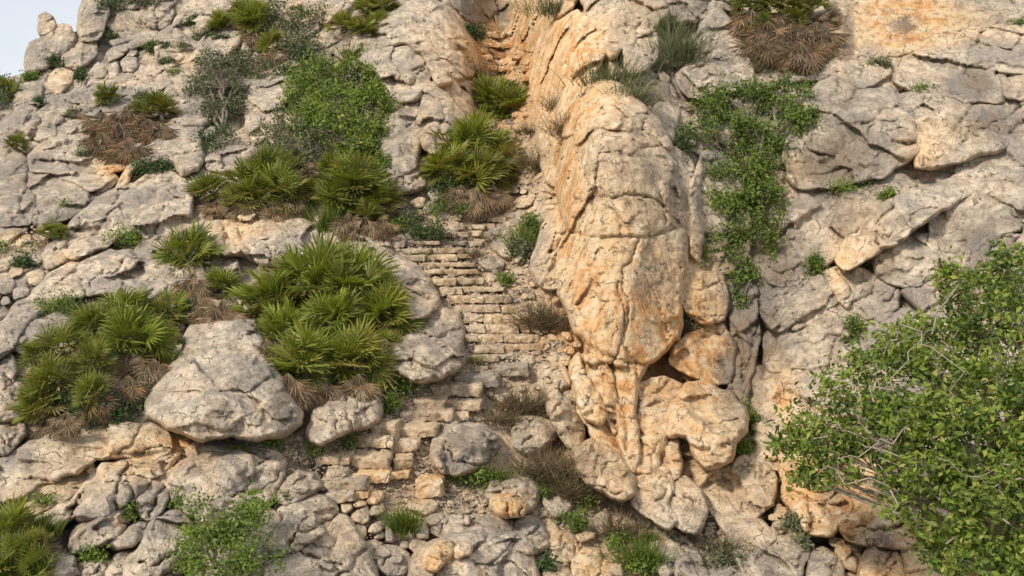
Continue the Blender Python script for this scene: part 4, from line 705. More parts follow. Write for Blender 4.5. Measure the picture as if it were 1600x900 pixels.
LOW = '''
long pale step stone at the head of the lower path | 712,590 722,583 745,584 768,586 781,596 776,606 752,605 730,601 714,598
loose bluish slab lying across the top of the lower path | 770,576 785,567 812,566 824,572 826,584 808,588 782,590
long tan step stone above the green ivy | 673,600 690,597 715,600 740,601 753,610 750,622 722,620 690,612 675,607
flat tan step stone with a cracked end | 646,628 655,619 690,620 696,640 670,643 648,640
broad cream step stone beside the flat tan one | 697,622 740,623 753,628 752,641 715,644 698,641
chunky cream step stone under the flat tan one | 625,644 640,638 672,640 700,645 708,655 690,661 655,660 627,657
small dark filler stone beside the chunky cream step | 708,648 722,643 732,648 728,656 710,658
thin flat stone over the furrowed boulder | 686,662 700,656 716,660 712,668 694,672 686,670
long cream step stone nearest the big palm skirt | 578,664 592,657 618,660 622,678 600,682 580,674
rounded cream step stone touching the furrowed boulder's side | 622,664 650,661 680,665 683,676 668,686 640,686 623,680
flat pale step stone below the long cream ones | 552,688 560,681 590,680 617,684 604,699 575,701 554,698
brown step stone with a shaded end | 606,699 616,688 640,687 653,694 646,708 622,709 608,707
wide buff step stone in the middle of the path | 547,714 560,708 595,709 609,714 606,732 585,735 550,734
rounded pinkish stone beside the wide buff step | 614,716 628,711 642,716 643,733 626,736 615,733
narrow tan slab at the outer edge of the path | 493,720 510,711 540,711 546,720 530,727 500,726
wide yellow step stone below the buff one | 552,742 565,737 600,736 607,748 596,756 565,756 553,752
small grey step stone beside the wide yellow one | 608,738 625,736 639,740 635,748 614,750
pale slab overhanging the dry stone wall | 500,758 510,748 535,747 568,751 573,762 556,769 520,765 502,762
squared pale block capping the dry stone wall | 509,772 530,767 552,769 552,783 535,787 511,783
pinkish flat stone beside the gravel | 508,738 525,733 541,737 538,747 512,747
yellow upright block holding the gravel bank | 650,765 655,752 675,746 690,752 692,772 684,780 662,780 651,776
long tan slab at the bottom of the gravel | 632,790 640,782 675,780 686,786 680,800 665,806 655,800 640,798
yellowish stone leaning in the top of the wall | 554,778 562,765 574,768 576,776 562,781
cream rounded stone at the top of the wall | 573,782 583,765 598,768 600,780 588,788 576,788
thin grey stone under the cream rounded one | 551,788 560,781 574,784 572,791 556,793
slanting grey stone in the wall's second course | 575,800 584,790 598,785 602,798 590,806 578,806
large diamond shaped stone in the middle of the wall | 548,805 560,797 574,790 578,803 578,814 566,819 552,814
small tan stone at the outer end of the wall | 533,800 534,788 548,786 551,794 540,804
brown wedge at the wall's outer edge | 537,820 540,808 554,810 556,818 546,822
tall grey stone low in the wall | 548,832 558,818 572,822 572,836 562,846 550,840
flat grey stone beneath the grass tuft's edge | 575,832 580,820 596,813 602,822 592,834 580,834
little square stone between two wall stones | 584,842 590,832 601,831 600,841 588,843
long low stone at the foot of the wall | 564,856 572,846 588,843 600,847 590,858 572,860
narrow upright stone behind the grass tuft | 601,846 603,822 612,818 616,842 612,848
round fist sized stone below the grass tuft | 624,853 629,846 638,847 640,856 630,859
pale wedge stone beside the round one | 638,856 644,844 660,840 670,850 664,862 650,866
dark rounded stone beside the tuft in the wall | 646,830 652,818 664,815 671,826 668,842 654,842
flat pale stone at the wall's inner end | 662,812 672,804 690,801 696,808 682,820 672,822
heavy grey block at the base of the wall | 580,872 586,856 604,850 630,856 642,866 644,886 630,902 606,900 588,888
pale slab above the big bottom boulder | 672,832 676,816 700,806 732,806 736,822 714,836 690,842
speckled pale slab beside the gravel hollow | 740,812 756,804 785,806 812,818 822,830 800,836 766,830
small white stone among the ivy | 648,600 658,594 668,597 664,605 652,606
'''
rngb = np.random.RandomState(21)
for ln in LOW.strip().split('\n'):
    lab, pts = [s.strip() for s in ln.split('|')]
    q = parse(pts); x = q[0][0]; qa = np.array(q); w1 = .34 if 'yellow' in lab else (.2 if 'tan' in lab or 'cream' in lab else .06)
    x0_, x1_, y0_, y1_ = qa[:, 0].min(), qa[:, 0].max(), qa[:, 1].min(), qa[:, 1].max()
    if y1_ < 788 and 'white' not in lab:
        block('path_stone', lab, x0_, x1_, y0_ + (y1_ - y0_) * .24, y1_ - (y1_ - y0_) * .04, .55, rngb, 'stone', 'stones of the lower path and its wall', warm=w1, fwd=.12, yaw=rngb.uniform(-.12, .06))
    else:
        rock('path_stone', lab, q, k=5, off=.10, grow=1.0, facet=.6, edge=3.5, T=None if x < 592 and q[0][1] > 850 else .2, warm=w1, cat='stone', group='stones of the lower path and its wall', relief=.6, lean=.55, rough=.018, step=1.1)

# ------------------------------------------------------------------ smaller loose and broken rocks between the named ones
MARKS = [(75,45,'the skyline pinnacle'),(45,170,'the big smooth boulder by the sky'),(215,35,'the long flat top slab'),(205,190,'the brown palm'),(345,130,'the grey green tree'),(530,160,'the bright green tree'),(660,70,'the pale dome'),
 (735,250,'the round gully palm'),(785,160,'the upper gully palm'),(690,450,'the flight of stairs'),(960,380,'the golden pillar'),(880,120,'the orange gully wall'),(1100,70,'the hanging grass'),(1220,40,'the drooping palms'),(1160,300,'the hanging shrub'),
 (1400,60,'the ochre wall'),(1430,340,'the diagonal rib'),(1450,700,'the leafy tree'),(1100,660,'the bulging boulder'),(875,640,'the tall upright boulder'),(725,700,'the furrowed boulder'),(590,800,'the dry stone wall'),(740,870,'the big bottom boulder'),
 (860,740,'the dry brush'),(350,590,'the huge angular boulder'),(500,490,'the big palm thicket'),(160,560,'the spreading palm thicket'),(230,330,'the knobbly outcrop'),(400,360,'the warm topped outcrop'),(560,370,'the smooth boulder stack'),(350,750,'the great blotched slab'),
 (150,760,'the diagonal ridge'),(340,860,'the bottom leafy bush'),(30,850,'the corner grass'),(30,300,'the shaded sheer slab'),(1130,800,'the descending slab'),(1250,560,'the tall smooth panel'),(640,180,'the furrowed gully face'),(430,60,'the top shrubs'),(820,330,'the rubble wall'),(915,860,'the square blocks')]
LAB_N = {}
def auto_label(x, y, w, h, kind, tint):
    m = min(MARKS, key=lambda q: math.hypot(x - q[0], y - q[1])); dx, dy = x - m[0], y - m[1]
    if math.hypot(dx, dy) < 14: where = 'right by'
    else: where = ('above' if dy < 0 else 'below') if abs(dy) > abs(dx) else ('just left of' if dx < 0 else 'just right of')
    s = 'tiny' if w < 13 else 'small' if w < 22 else 'middling' if w < 34 else 'sizeable'
    sh = 'flat' if w > 1.9 * h else 'squat' if w > 1.35 * h else 'chunky'
    base = (s, tint, sh, kind, where, m[2]); n = LAB_N.get(base, 0); LAB_N[base] = n + 1
    o = ['', ', second of its look', ', third of its look', ', fourth of its look', ', fifth of its look', ', sixth of its look', ', seventh of its look', ', eighth of its look', ', ninth of its look', ', tenth of its look'] 
    return f'{s} {tint} {sh} {kind} {where} {m[2]}' + (o[n] if n < 10 else ', scattered')
# region: x0,y0,x1,y1, wanted, size range, tilt, flatness, name, group
FILL = [(40,100,330,240,20,(40,84),-.5,.6,'rock'),(180,0,520,120,20,(44,90),-.5,.6,'rock'),(40,100,330,240,10,(18,34),-.45,.66,'rock'),(180,0,520,120,14,(18,34),-.5,.62,'rock'),(45,205,200,350,8,(24,50),-.25,.4,'rock'),(0,345,120,470,12,(16,38),-.3,.6,'rock'),
 (600,300,760,380,18,(13,28),0,.6,'rock'),(752,262,868,362,46,(13,32),-.25,.45,'rubble'),(735,10,850,210,26,(14,36),.1,.5,'rock'),(765,395,880,520,18,(9,24),0,.7,'rock'),
 (790,515,910,570,18,(9,24),.1,.6,'rock'),(560,590,680,660,8,(9,18),0,.7,'rock'),(480,680,560,780,8,(9,20),0,.6,'rock'),(690,740,800,820,12,(8,20),0,.6,'rock'),
 (830,780,1010,900,14,(10,26),.1,.7,'rock'),(1090,790,1240,900,8,(9,22),.2,.7,'rock'),(1060,420,1200,640,8,(18,38),.5,.6,'rock'),(1180,600,1420,900,14,(26,60),.3,.75,'rock'),(1180,130,1600,420,8,(24,60),-.3,.55,'rock'),(1060,80,1250,320,10,(30,70),.9,.5,'rock'),(380,170,520,330,8,(36,70),-.2,.5,'rock'),
 (1000,680,1080,740,4,(14,28),.3,.7,'rock'),(130,600,300,700,5,(12,28),0,.6,'rock'),(720,600,850,660,12,(12,28),0,.5,'rubble'),(940,90,1080,260,6,(16,38),.6,.6,'rock'),(1420,560,1600,900,6,(40,80),.2,.8,'rock')]
COL = [('grey', 0, .1), ('pale', .02, 0), ('buff', .12, 0), ('tan', .3, 0)]
nfill = 0
for fi, (x0, y0, x1, y1, n, (s0, s1), ang, flat, kd) in enumerate(FILL):
    rng = np.random.RandomState(500 + fi); made = 0; tries = 0
    while made < n and tries < n * 14:
        tries += 1
        w = rng.uniform(0, 1) ** 1.5 * (s1 - s0) + s0; w *= max(0.6, 1 - 0.25 * made / n); h = w * flat * rng.uniform(.8, 1.35); x, y = rng.uniform(x0, x1), rng.uniform(y0, y1)
        cx_, cy_ = int((x + 200) / 5), int((y + 100) / 5); r = int(max(1, 0.3 * h / 5)); rx = int(max(0, 0.22 * w / 5))
        if OCC[max(cy_ - r + 1, 0):cy_ + r, max(cx_ - rx, 0):cx_ + rx + 1].any(): continue
        if y < 140 and x < 130 and y - h / 2 < np.interp(x, [0, 42, 75, 100, 122, 128], [132, 120, 92, 66, 55, 20]): continue
        t = COL[rng.randint(0, 4)]; kn = 'rock' if kd == 'rock' else 'stone'
        nm = {'rock': 'loose_rock', 'rubble': 'rubble_stone'}[kd]
        rock(nm, auto_label(x, y, w, h, kn, t[0]), blob(x, y, w, h, ang + rng.uniform(-.3, .3), rng.randint(6, 10), rng), off=rng.uniform(0, .12), k=3.5, warm=t[1], dark=t[2], cat=kn, group='loose rocks scattered on the slope' if kd == 'rock' else 'stones of the rough retaining wall',
             seed=9000 + fi * 100 + tries, rough=.025)
        made += 1; nfill += 1
print('fill rocks', nfill)
# ------------------------------------------------------------------ plants
class MB:
    def __init__(s): s.v, s.q, s.t, s.c, s.n = [], [], [], [], 0
    def add(s, v, q=None, t=None, c=(0.5, 0)):
        v = np.asarray(v, float).reshape(-1, 3)
        if q is not None and len(q): s.q.append(np.asarray(q) + s.n)
        if t is not None and len(t): s.t.append(np.asarray(t) + s.n)
        c = np.asarray(c, float)
        if c.ndim == 1: c = np.broadcast_to(c[None], (len(v), len(c)))
        cc = np.zeros((len(v), 4)); cc[:, 3] = 1; cc[:, :2] = c[:, :2]; s.c.append(cc); s.v.append(v); s.n += len(v)
    def build(s, name, mat, parent=None, origin=None, smooth=False):
        if not s.v: return None
        return make_mesh(name, np.concatenate(s.v), np.concatenate(s.q) if s.q else None, np.concatenate(s.t) if s.t else None, mat, np.concatenate(s.c), smooth, origin, parent)
def nrm(a): return a / np.maximum(np.linalg.norm(a, axis=-1, keepdims=True), 1e-9)
def tubes(mb, P0, P1, r0, r1, c=(0.5, 0), sides=4):
    """many straight tapered sticks at once"""
    P0 = np.atleast_2d(P0); P1 = np.atleast_2d(P1); n = len(P0); d = nrm(P1 - P0)
    a = nrm(np.cross(d, np.where(np.abs(d[:, 2:3]) > .9, [[1., 0, 0]], [[0, 0, 1.]]))); b = np.cross(d, a)
    r0 = np.broadcast_to(r0, n); r1 = np.broadcast_to(r1, n); an = np.arange(sides) * 2 * math.pi / sides
    ring = np.cos(an)[None, :, None] * a[:, None] + np.sin(an)[None, :, None] * b[:, None]
    V = np.concatenate([P0[:, None] + ring * r0[:, None, None], P1[:, None] + ring * r1[:, None, None]], 1)
    k = np.arange(sides); q = np.stack([k, (k + 1) % sides, (k + 1) % sides + sides, k + sides], -1)
    Q = (np.arange(n)[:, None, None] * 2 * sides + q[None]).reshape(-1, 4)
    mb.add(V.reshape(-1, 3), Q, None, c)
def wand(mb, p0, p1, r0, r1, rng, sag=0.1, k=5, c=(0.5, 0), sides=5):
    """one bent branch; returns its points"""
    L = np.linalg.norm(p1 - p0); t = np.linspace(0, 1, k + 1)[:, None]
    off = rng.normal(size=(k + 1, 3)) * L * 0.05; off[0] = 0; off[-1] = 0
    pts = p0 + (p1 - p0) * t + off + np.array([0, 0, 1]) * (np.sin(t * math.pi) * sag * L)
    rr = np.linspace(r0, r1, k + 1); tubes(mb, pts[:-1], pts[1:], rr[:-1], rr[1:], c, sides); return pts

def fan(nb, spread, rng, w=0.05, fold=0.25):
    """one fan frond in its own frame: x across, y along, z its face; unit length; blades with a fold and bent tips"""
    V, Q, T = [], [], []
    for i in range(nb):
        a = -spread / 2 + spread * (i + .5) / nb + rng.uniform(-.04, .04); L = (0.80 + 0.2 * math.cos(a * 0.8)) * rng.uniform(.9, 1.05)
        s, c = math.sin(a), math.cos(a); z0 = fold * math.cos(a * 0.9) * 0; bend = rng.uniform(.02, .16)
        for r, ww, z in ((0.10, w * .30, 0), (0.55, w, .015), (0.82, w * .6, -bend * .4)):
            V += [(s * r * L - c * ww / 2, c * r * L + s * ww / 2, z + .02 * (-1) ** i), (s * r * L + c * ww / 2, c * r * L - s * ww / 2, z - .02 * (-1) ** i)]
        V.append((s * L, c * L, -bend)); o = i * 7
        Q += [(o, o + 1, o + 3, o + 2), (o + 2, o + 3, o + 5, o + 4)]; T.append((o + 4, o + 5, o + 6))
    V = np.array(V); V[:, 2] += fold * V[:, 0] ** 2 * 1.2
    return V, np.array(Q), np.array(T)
_fr = np.random.RandomState(3)
FANS = [fan(19, 3.3, _fr, .055), fan(17, 2.9, _fr, .06), fan(21, 3.7, _fr, .05)]
DEADF = [fan(11, 1.7, _fr, .05, .7), fan(9, 1.1, _fr, .05, .9), fan(12, 2.3, _fr, .045, .5)]
def frond_set(mb, cen, dirs, pet, size, fans, rng, upv, shade, yel, droop, pw):
    n = len(dirs)
    hub = cen + dirs * pet[:, None] - np.array([0, 0, 1]) * (droop * pet * .5)[:, None]
    ax = nrm(dirs - np.array([0, 0, 1]) * (droop * 0.9)[:, None] + rng.normal(size=(n, 3)) * .16)
    tn = nrm(np.cross(ax, upv + rng.normal(size=(n, 3)) * .28)); nn = np.cross(tn, ax)
    which = rng.randint(0, len(fans), n)
    for f in range(len(fans)):
        m = np.where(which == f)[0]
        if not len(m): continue
        V, Q, T = fans[f]; k = len(V)
        W = hub[m][:, None] + size[m][:, None, None] * (V[None, :, 0:1] * tn[m][:, None] + V[None, :, 1:2] * ax[m][:, None] + V[None, :, 2:3] * nn[m][:, None])
        o = (np.arange(len(m)) * k)[:, None, None]
        tip = np.clip((V[:, 1] ** 2 + V[:, 0] ** 2) ** .5, 0, 1)
        c0 = shade[m][:, None] + rng.uniform(-.12, .12, (len(m), k)); c1 = yel[m][:, None] + 0.10 * (tip[None] > .95)
        mb.add(W.reshape(-1, 3), (Q[None] + o).reshape(-1, 4), (T[None] + o).reshape(-1, 3), np.stack([c0.ravel(), c1.ravel()], -1).clip(0, 1))
    tubes(mb, np.repeat(cen[None], n, 0) if cen.ndim == 1 else cen, hub, pw, pw * .6, (0.35, 0.15), 3)
def palm(name, label, heads, group='dwarf fan palms on the slope', dead=.45, mats=(None, None), lift=.35, seed=0, green=1.0, skirts=(), dark=0.0):
    """heads: (x, y, radius in px). thing > one crown of fronds per head (> dead_fronds)"""
    rng = np.random.RandomState(seed + int(heads[0][0]))
    bx, by = np.mean([h[0] for h in heads]), max(h[1] + h[2] * .8 for h in heads)
    root = empty(name, P(bx, by, float(D(bx, by)) - .1)); tag(root, label, 'palm', group)
    upb = nrm(np.array([0, -.42, .9]))
    ccx, ccy = np.mean([h[0] for h in heads]), np.mean([h[1] for h in heads]); crad = max(30, max(math.hypot(h[0] - ccx, h[1] - ccy) for h in heads) + 15)
    for hx, hy, hr in heads:
        hr = hr * rng.uniform(.85, 1.25); age = rng.uniform(0, .22); bul = .55 * min(crad, 110) * float(D(ccx, ccy)) / FPX * (1 - (math.hypot(hx - ccx, hy - ccy) / crad) ** 2)
        Y = float(D(hx, hy)); R = hr * Y / FPX; cen = P(hx, hy + hr * .25, Y - lift - R * .2 - bul)
        n = int(20 + 26 * min(1.6, R)); up = nrm(upb + rng.normal(size=3) * .22)
        # living fronds: upright in the middle, spreading to level outside
        z = 1 - rng.uniform(0, 1, n) * 1.08; az = rng.uniform(0, 2 * math.pi, n)
        e1 = nrm(np.cross(up, [1., 0, 0])); e2 = np.cross(up, e1); s = np.sqrt(np.clip(1 - z * z, 0, 1))
        dirs = z[:, None] * up + s[:, None] * (np.cos(az)[:, None] * e1 + np.sin(az)[:, None] * e2)
        mb = MB(); size = R * rng.uniform(.50, .82, n); pet = R * rng.uniform(.30, .72, n)
        old = np.clip(1 - z, 0, 1)
        frond_set(mb, cen, dirs, pet, size, FANS, rng, up, np.clip(.78 - .55 * old + rng.uniform(-.3, .3, n) + rng.uniform(-.12, .12), 0, 1) * green, np.where(rng.uniform(size=n) < .12 + .35 * old ** 2, rng.uniform(.3, .95, n), rng.uniform(0, .18, n) + age), old * .22, R * .012)
        cr = mb.build('fronds', mats[0] or M_PALM, root)
        nd = int(n * dead * 1.3)
        if nd > 2:
            z = -rng.uniform(-.12, .85, nd); az = rng.uniform(0, 2 * math.pi, nd); s = np.sqrt(np.clip(1 - z * z, 0, 1))
            dirs = z[:, None] * up + s[:, None] * (np.cos(az)[:, None] * e1 + np.sin(az)[:, None] * e2)
            md = MB(); frond_set(md, cen - up * R * .25 + np.array([0, -.12 * R, 0]), dirs, R * rng.uniform(.4, .75, nd), R * rng.uniform(.42, .66, nd), DEADF, rng, up, rng.uniform(0, 1, nd), np.where(rng.uniform(size=nd) < .3, rng.uniform(.3, .9, nd), 0), rng.uniform(.5, 1.0, nd), R * .012)
            md.build('dead_fronds', mats[1] or M_DEAD, root)
        mt = MB(); foot = P(hx, hy + hr * .95, float(D(hx, hy + hr * .95)) + .1)
        wand(mt, foot, cen, R * .11, R * .10, rng, 0, 4, (0.5, 0), 7); mt.build('trunk', M_BARK, root)
    for sx, sy, sr in skirts:      # hanging thatch of old dead fronds
        Y = float(D(sx, sy)); R = 1.15 * sr * Y / FPX; cen = P(sx, sy - sr * .5, Y - lift - R * .5 - .25); nd = int(30 + 26 * R)
        dirs = nrm(np.stack([rng.normal(size=nd) * .75, -np.abs(rng.normal(size=nd)) * .35, -np.abs(rng.normal(size=nd)) * .8 - .3], -1)); md = MB()
        frond_set(md, cen, dirs, R * rng.uniform(.25, .8, nd), R * rng.uniform(.55, .85, nd), DEADF, rng, np.array([0, -.8, .5]), rng.uniform(0, 1 - dark, nd), np.where(rng.uniform(size=nd) < .35, rng.uniform(.3, .9, nd), 0), rng.uniform(.5, 1.0, nd), R * .012)
        md.build('dead_fronds', mats[1] or M_DEAD, root)
    return root

def leaf_cloud(mb, C, per, sig, size, rng, upw=0.6, shade0=.5, yel=.06, aspect=.5):
    """diamond leaves with a folded midrib around every twig end C"""
    n = len(C) * per; c = np.repeat(C, per, 0); sg = np.repeat(np.broadcast_to(sig, len(C)), per)
    p = c + rng.normal(size=(n, 3)) * sg[:, None]
    nn = nrm(rng.normal(size=(n, 3)) * .75 + np.array([-.15, -.45, .75]) * upw + (p - c) / np.maximum(sg, 1e-6)[:, None] * .25)
    a = nrm(np.cross(nn, rng.normal(size=(n, 3)))); b = np.cross(nn, a); s = (size * rng.uniform(.6, 1.25, n))[:, None]
    V = np.stack([p - a * s, p + b * s * aspect + nn * s * .16, p + a * s, p - b * s * aspect + nn * s * .16], 1)
    o = (np.arange(n) * 4)[:, None]; T = np.concatenate([o + [0, 2, 1], o + [0, 3, 2]])
    sh = np.repeat(rng.normal(shade0, .30, len(C)), per) + rng.normal(0, .16, n); ye = np.where(rng.uniform(size=n) < yel, rng.uniform(.3, .9, n), 0)
    mb.add(V.reshape(-1, 3), None, T, np.stack([np.repeat(sh, 4), np.repeat(ye, 4)], -1).clip(0, 1))
def bush(name, label, lobes, base, leaf=.035, dens=1.0, mat=None, bark=None, cat='shrub', group=None, seed=1, thr=-.12, sig=.11, per=26, stem=.05, shade=.5, yel=.06, aspect=.5, off=.35, depth=.8, bare=0, freq=1.4, stemname='branches', arcs=0, fwd=0.0):
    """lobes: (x, y, rx, ry[, extra towards the viewer in m]); base: (x, y) where it roots"""
    rng = np.random.RandomState(seed + int(lobes[0][0])); bY = float(D(*base)) - .05 - fwd; b0 = P(base[0], base[1], bY)
    root = empty(name, b0); tag(root, label, cat, group); ml, mw = MB(), MB()
    for lb in lobes:
        x, y, rx, ry = lb[:4]; ex = lb[4] if len(lb) > 4 else 0; Y = float(D(x, y)); m = Y / FPX
        c = P(x, y, Y - off - ex - (rx + ry) / 2 * m * depth * .6); RX, RZ = rx * m, ry * m; RY = (RX + RZ) / 2 * depth
        vol = RX * RY * RZ * 4.19; n = int(dens * 9 * (RX * RZ * 3.14) / (sig * sig * 12)) + 6
        dr = nrm(rng.normal(size=(n, 3))); rad = rng.uniform(0.12, 1.06, n) ** .55
        q = c + dr * rad[:, None] * np.array([RX, RY, RZ])
        keep = (noise(q * freq / max(.6, min(1.4, RX)) + seed * 3.1) + .35 * noise(q * 4.3 + 9)) > thr
        q = q[keep]
        if not len(q): continue
        leaf_cloud(ml, q, per, sig * rng.uniform(.6, 1.3, len(q)), leaf, rng, shade0=shade, yel=yel, aspect=aspect)
        main = wand(mw, b0, c, stem, stem * .45, rng, .05)
        src = main[rng.randint(2, len(main), len(q))]; mid = (src + q) / 2 + rng.normal(size=q.shape) * .09 * np.linalg.norm(q - src, axis=1)[:, None]
        if len(q) > 90: s_ = rng.choice(len(q), 90, False); src, mid, qq = src[s_], mid[s_], q[s_]
        else: qq = q
        tubes(mw, src, mid, stem * .22, stem * .14, (0.5, 0), 3); tubes(mw, mid, qq, stem * .14, stem * .05, (0.5, 0), 3)
    for j in range(arcs):      # long bare shoots arching through and in front of the crown
        la, lb_ = lobes[rng.randint(len(lobes))], lobes[rng.randint(len(lobes))]
        if math.hypot(la[0] - lb_[0], la[1] - lb_[1]) > 190: continue
        pa, pb = [P(q_[0] + rng.uniform(-20, 20), q_[1] + rng.uniform(-20, 20), float(D(q_[0], q_[1])) - off - q_[4] - (q_[2] + q_[3]) / 2 * .012 * depth - rng.uniform(-.1, .35)) for q_ in (la, lb_)]
        wand(mw, pa, pb, stem * .3, stem * .1, rng, rng.uniform(-.2, .35), 9, (0.5, 0), 4)
    ml.build('leaves', mat or M_LEAF, root); mw.build(stemname, bark or M_BARK, root, smooth=True)
    return root
def tuft(name, label, x, y, w, h, mat, n=160, kind='grass', cat='grass tuft', group=None, seed=0, wid=.012, off=.12, lean=(0, 0), shade=.5, yel=.1, up=.75, curl=.35):
    """blades or fine stems springing from a patch of soil; w, h in px"""
    rng = np.random.RandomState(seed + int(x * 5 + y)); Y = float(D(x, y)); m = Y / FPX; W, H = w * m, h * m; n = int(n)
    k = 4; base = P(x, y + h * .35, float(D(x, y + h * .35)) - off)
    fx = rng.normal(size=n) * .28; fz = rng.normal(size=n) * .22
    b = base + np.stack([fx * W, -rng.uniform(0, .3, n) * W * .5, fz * H * .5], -1)
    d = nrm(np.stack([rng.normal(size=n) * (1 - up) + fx * .9 + lean[0], rng.normal(size=n) * .4 - .25, np.abs(rng.normal(size=n)) * .3 + up + lean[1]], -1))
    L = H * rng.uniform(.45, 1.05, n); side = nrm(np.cross(d, rng.normal(size=(n, 3)))); t = np.linspace(0, 1, k)
    bend = nrm(rng.normal(size=(n, 3)) + [0, 0, -.5]) * curl
    ctr = b[:, None] + L[:, None, None] * (d[:, None] * t[None, :, None] + bend[:, None] * (t ** 2)[None, :, None] * .6)
    ww = wid * (1 - t * .85)[None, :, None] * rng.uniform(.6, 1.3, n)[:, None, None]
    V = np.stack([ctr - side[:, None] * ww, ctr + side[:, None] * ww], 2).reshape(n, -1, 3)
    j = np.arange(k - 1) * 2; Q = (np.stack([j, j + 1, j + 3, j + 2], -1)[None] + (np.arange(n) * 2 * k)[:, None, None]).reshape(-1, 4)
    mb = MB(); sh = np.repeat(rng.normal(shade, .25, n), 2 * k); ye = np.repeat(np.where(rng.uniform(size=n) < yel, rng.uniform(.4, 1, n), 0), 2 * k)
    mb.add(V.reshape(-1, 3), Q, None, np.stack([sh, ye], -1).clip(0, 1))
    if kind == 'twiggy':      # side sprigs
        i = rng.randint(0, n, n * 2); u = rng.randint(1, k, n * 2); p = ctr[i, u]
        q = p + nrm(rng.normal(size=(n * 2, 3)) + d[i]) * (L[i] * rng.uniform(.12, .32, n * 2))[:, None]
        s = nrm(np.cross(q - p, rng.normal(size=p.shape))) * wid * .5
        mb.add(np.stack([p - s, p + s, q], 1).reshape(-1, 3), None, np.arange(n * 6).reshape(-1, 3), np.stack([rng.uniform(0, 1, n * 6), rng.uniform(0, .3, n * 6)], -1))
    if kind in ('herb', 'twiggy2'):
        leaf_cloud(mb, ctr[:, -1], 4, H * .06, .022, rng, shade0=shade, yel=yel)
        leaf_cloud(mb, ctr[:, -2], 3, H * .08, .022, rng, shade0=shade - .15, yel=yel)
    o = mb.build(name, mat, None, base); tag(o, label, cat, group); return o

# palms
palm('dwarf_palm', 'biggest clump of green fan palms, hanging over the huge angular boulder', [(425,470,50),(488,440,60),(555,448,60),(603,490,46),(440,512,40),(525,490,48),(598,530,34),(480,560,52),(552,556,48),(520,412,30)], seed=1, skirts=[(415,545,34),(450,600,34),(470,520,26),(560,600,32),(530,505,24),(505,600,26),(600,540,24)])
palm('dwarf_palm', 'wide spreading thicket of fan palms with dry skirts, under the grey shoulder', [(200,480,40),(258,484,38),(148,505,40),(98,535,42),(210,525,46),(145,560,42),(58,550,30),(245,530,34),(85,590,40),(62,632,34),(145,608,30)], seed=2, green=.85, skirts=[(240,575,30),(200,600,28),(150,625,26),(205,560,22),(105,655,24),(180,545,18)])
palm('dwarf_palm', 'single fan palm on a shaggy leaning trunk, raised above the others', [(297,392,46)], dead=.9, seed=3, skirts=[(303,440,28),(308,470,26),(318,490,20)])
palm('dwarf_palm', 'small fan palm beside the shaggy trunk, over a fan of dead leaves', [(350,446,28)], dead=1.2, seed=4, skirts=[(348,485,34),(335,495,26)])
palm('dwarf_palm', 'round ball shaped palm at the top of the stairs', [(732,228,58),(770,250,44),(700,256,44),(738,270,48)], dead=.4, seed=5, lift=.5, skirts=[(742,308,30),(770,300,24),(720,300,22)])
palm('dwarf_palm', 'dark palm clump higher in the gully above the ball shaped one', [(770,160,38),(800,165,36),(785,145,30)], seed=6, green=.7)
palm('dwarf_palm', 'long palm thicket with bleached skirts below the grey green tree', [(332,293,30),(385,278,34),(420,268,34),(455,262,36),(395,300,30),(440,295,34),(365,310,24),(475,300,32)], dead=1.0, seed=7, green=.8, skirts=[(340,322,22),(385,325,26),(425,325,24),(455,320,22),(400,290,20)])
palm('dwarf_palm', 'palm clump with rusty skirt under the bright green tree', [(520,268,38),(560,285,44),(590,310,36),(535,305,36),(575,335,28)], dead=.8, seed=8, green=.85, skirts=[(545,345,24),(570,350,24),(598,350,20)])
palm('dwarf_palm', 'mostly dead brown palm clump on the high slope', [(252,170,26),(172,152,20),(215,172,20)], dead=2.2, seed=9, green=.6, dark=.6, skirts=[(162,190,30),(200,180,32),(232,200,28),(160,222,30),(200,232,32),(185,205,28),(250,205,22)])
palm('dwarf_palm', 'tiny palm tuft between two slabs near the frame edge', [(80,356,22),(95,362,16)], dead=.6, seed=10)
palm('dwarf_palm', 'yellow green palm beside the pale dome at the top', [(535,38,28),(565,45,28),(590,32,22)], dead=.7, seed=11, green=1.1)
palm('dwarf_palm', 'dark green palm over the top edge above the yellow green one', [(600,5,28),(575,8,22)], seed=12)
palm('dwarf_palm', 'brown skirted palms drooping from the cliff ledge at the top', [(1172,2,30),(1220,0,32),(1268,8,30),(1190,38,20),(1240,30,22)], dead=2.6, seed=13, green=.55, dark=.7, skirts=[(1175,30,30),(1200,50,34),(1235,55,36),(1275,50,32),(1220,30,28),(1190,70,30),(1250,80,32),(1285,72,22)])
palm('dwarf_palm', 'palm tuft in the bottom corner beside the pale domed slab', [(18,822,40),(55,850,36),(10,870,40),(60,885,30)], dead=.6, seed=14)
palm('dwarf_palm', 'small yellowish palm among the top rocks', [(345,30,18),(338,38,12)], dead=.2, seed=15, green=1.1)
palm('dwarf_palm', 'palm clump with dry leaves among the top shrubs', [(400,30,32),(430,68,26),(385,15,24)], dead=1.2, seed=16, green=.8, skirts=[(425,85,20),(400,60,18)])
palm('dwarf_palm', 'small palms at the frame edge by the skyline', [(5,140,26),(25,222,16)], dead=.5, seed=17, green=.7)

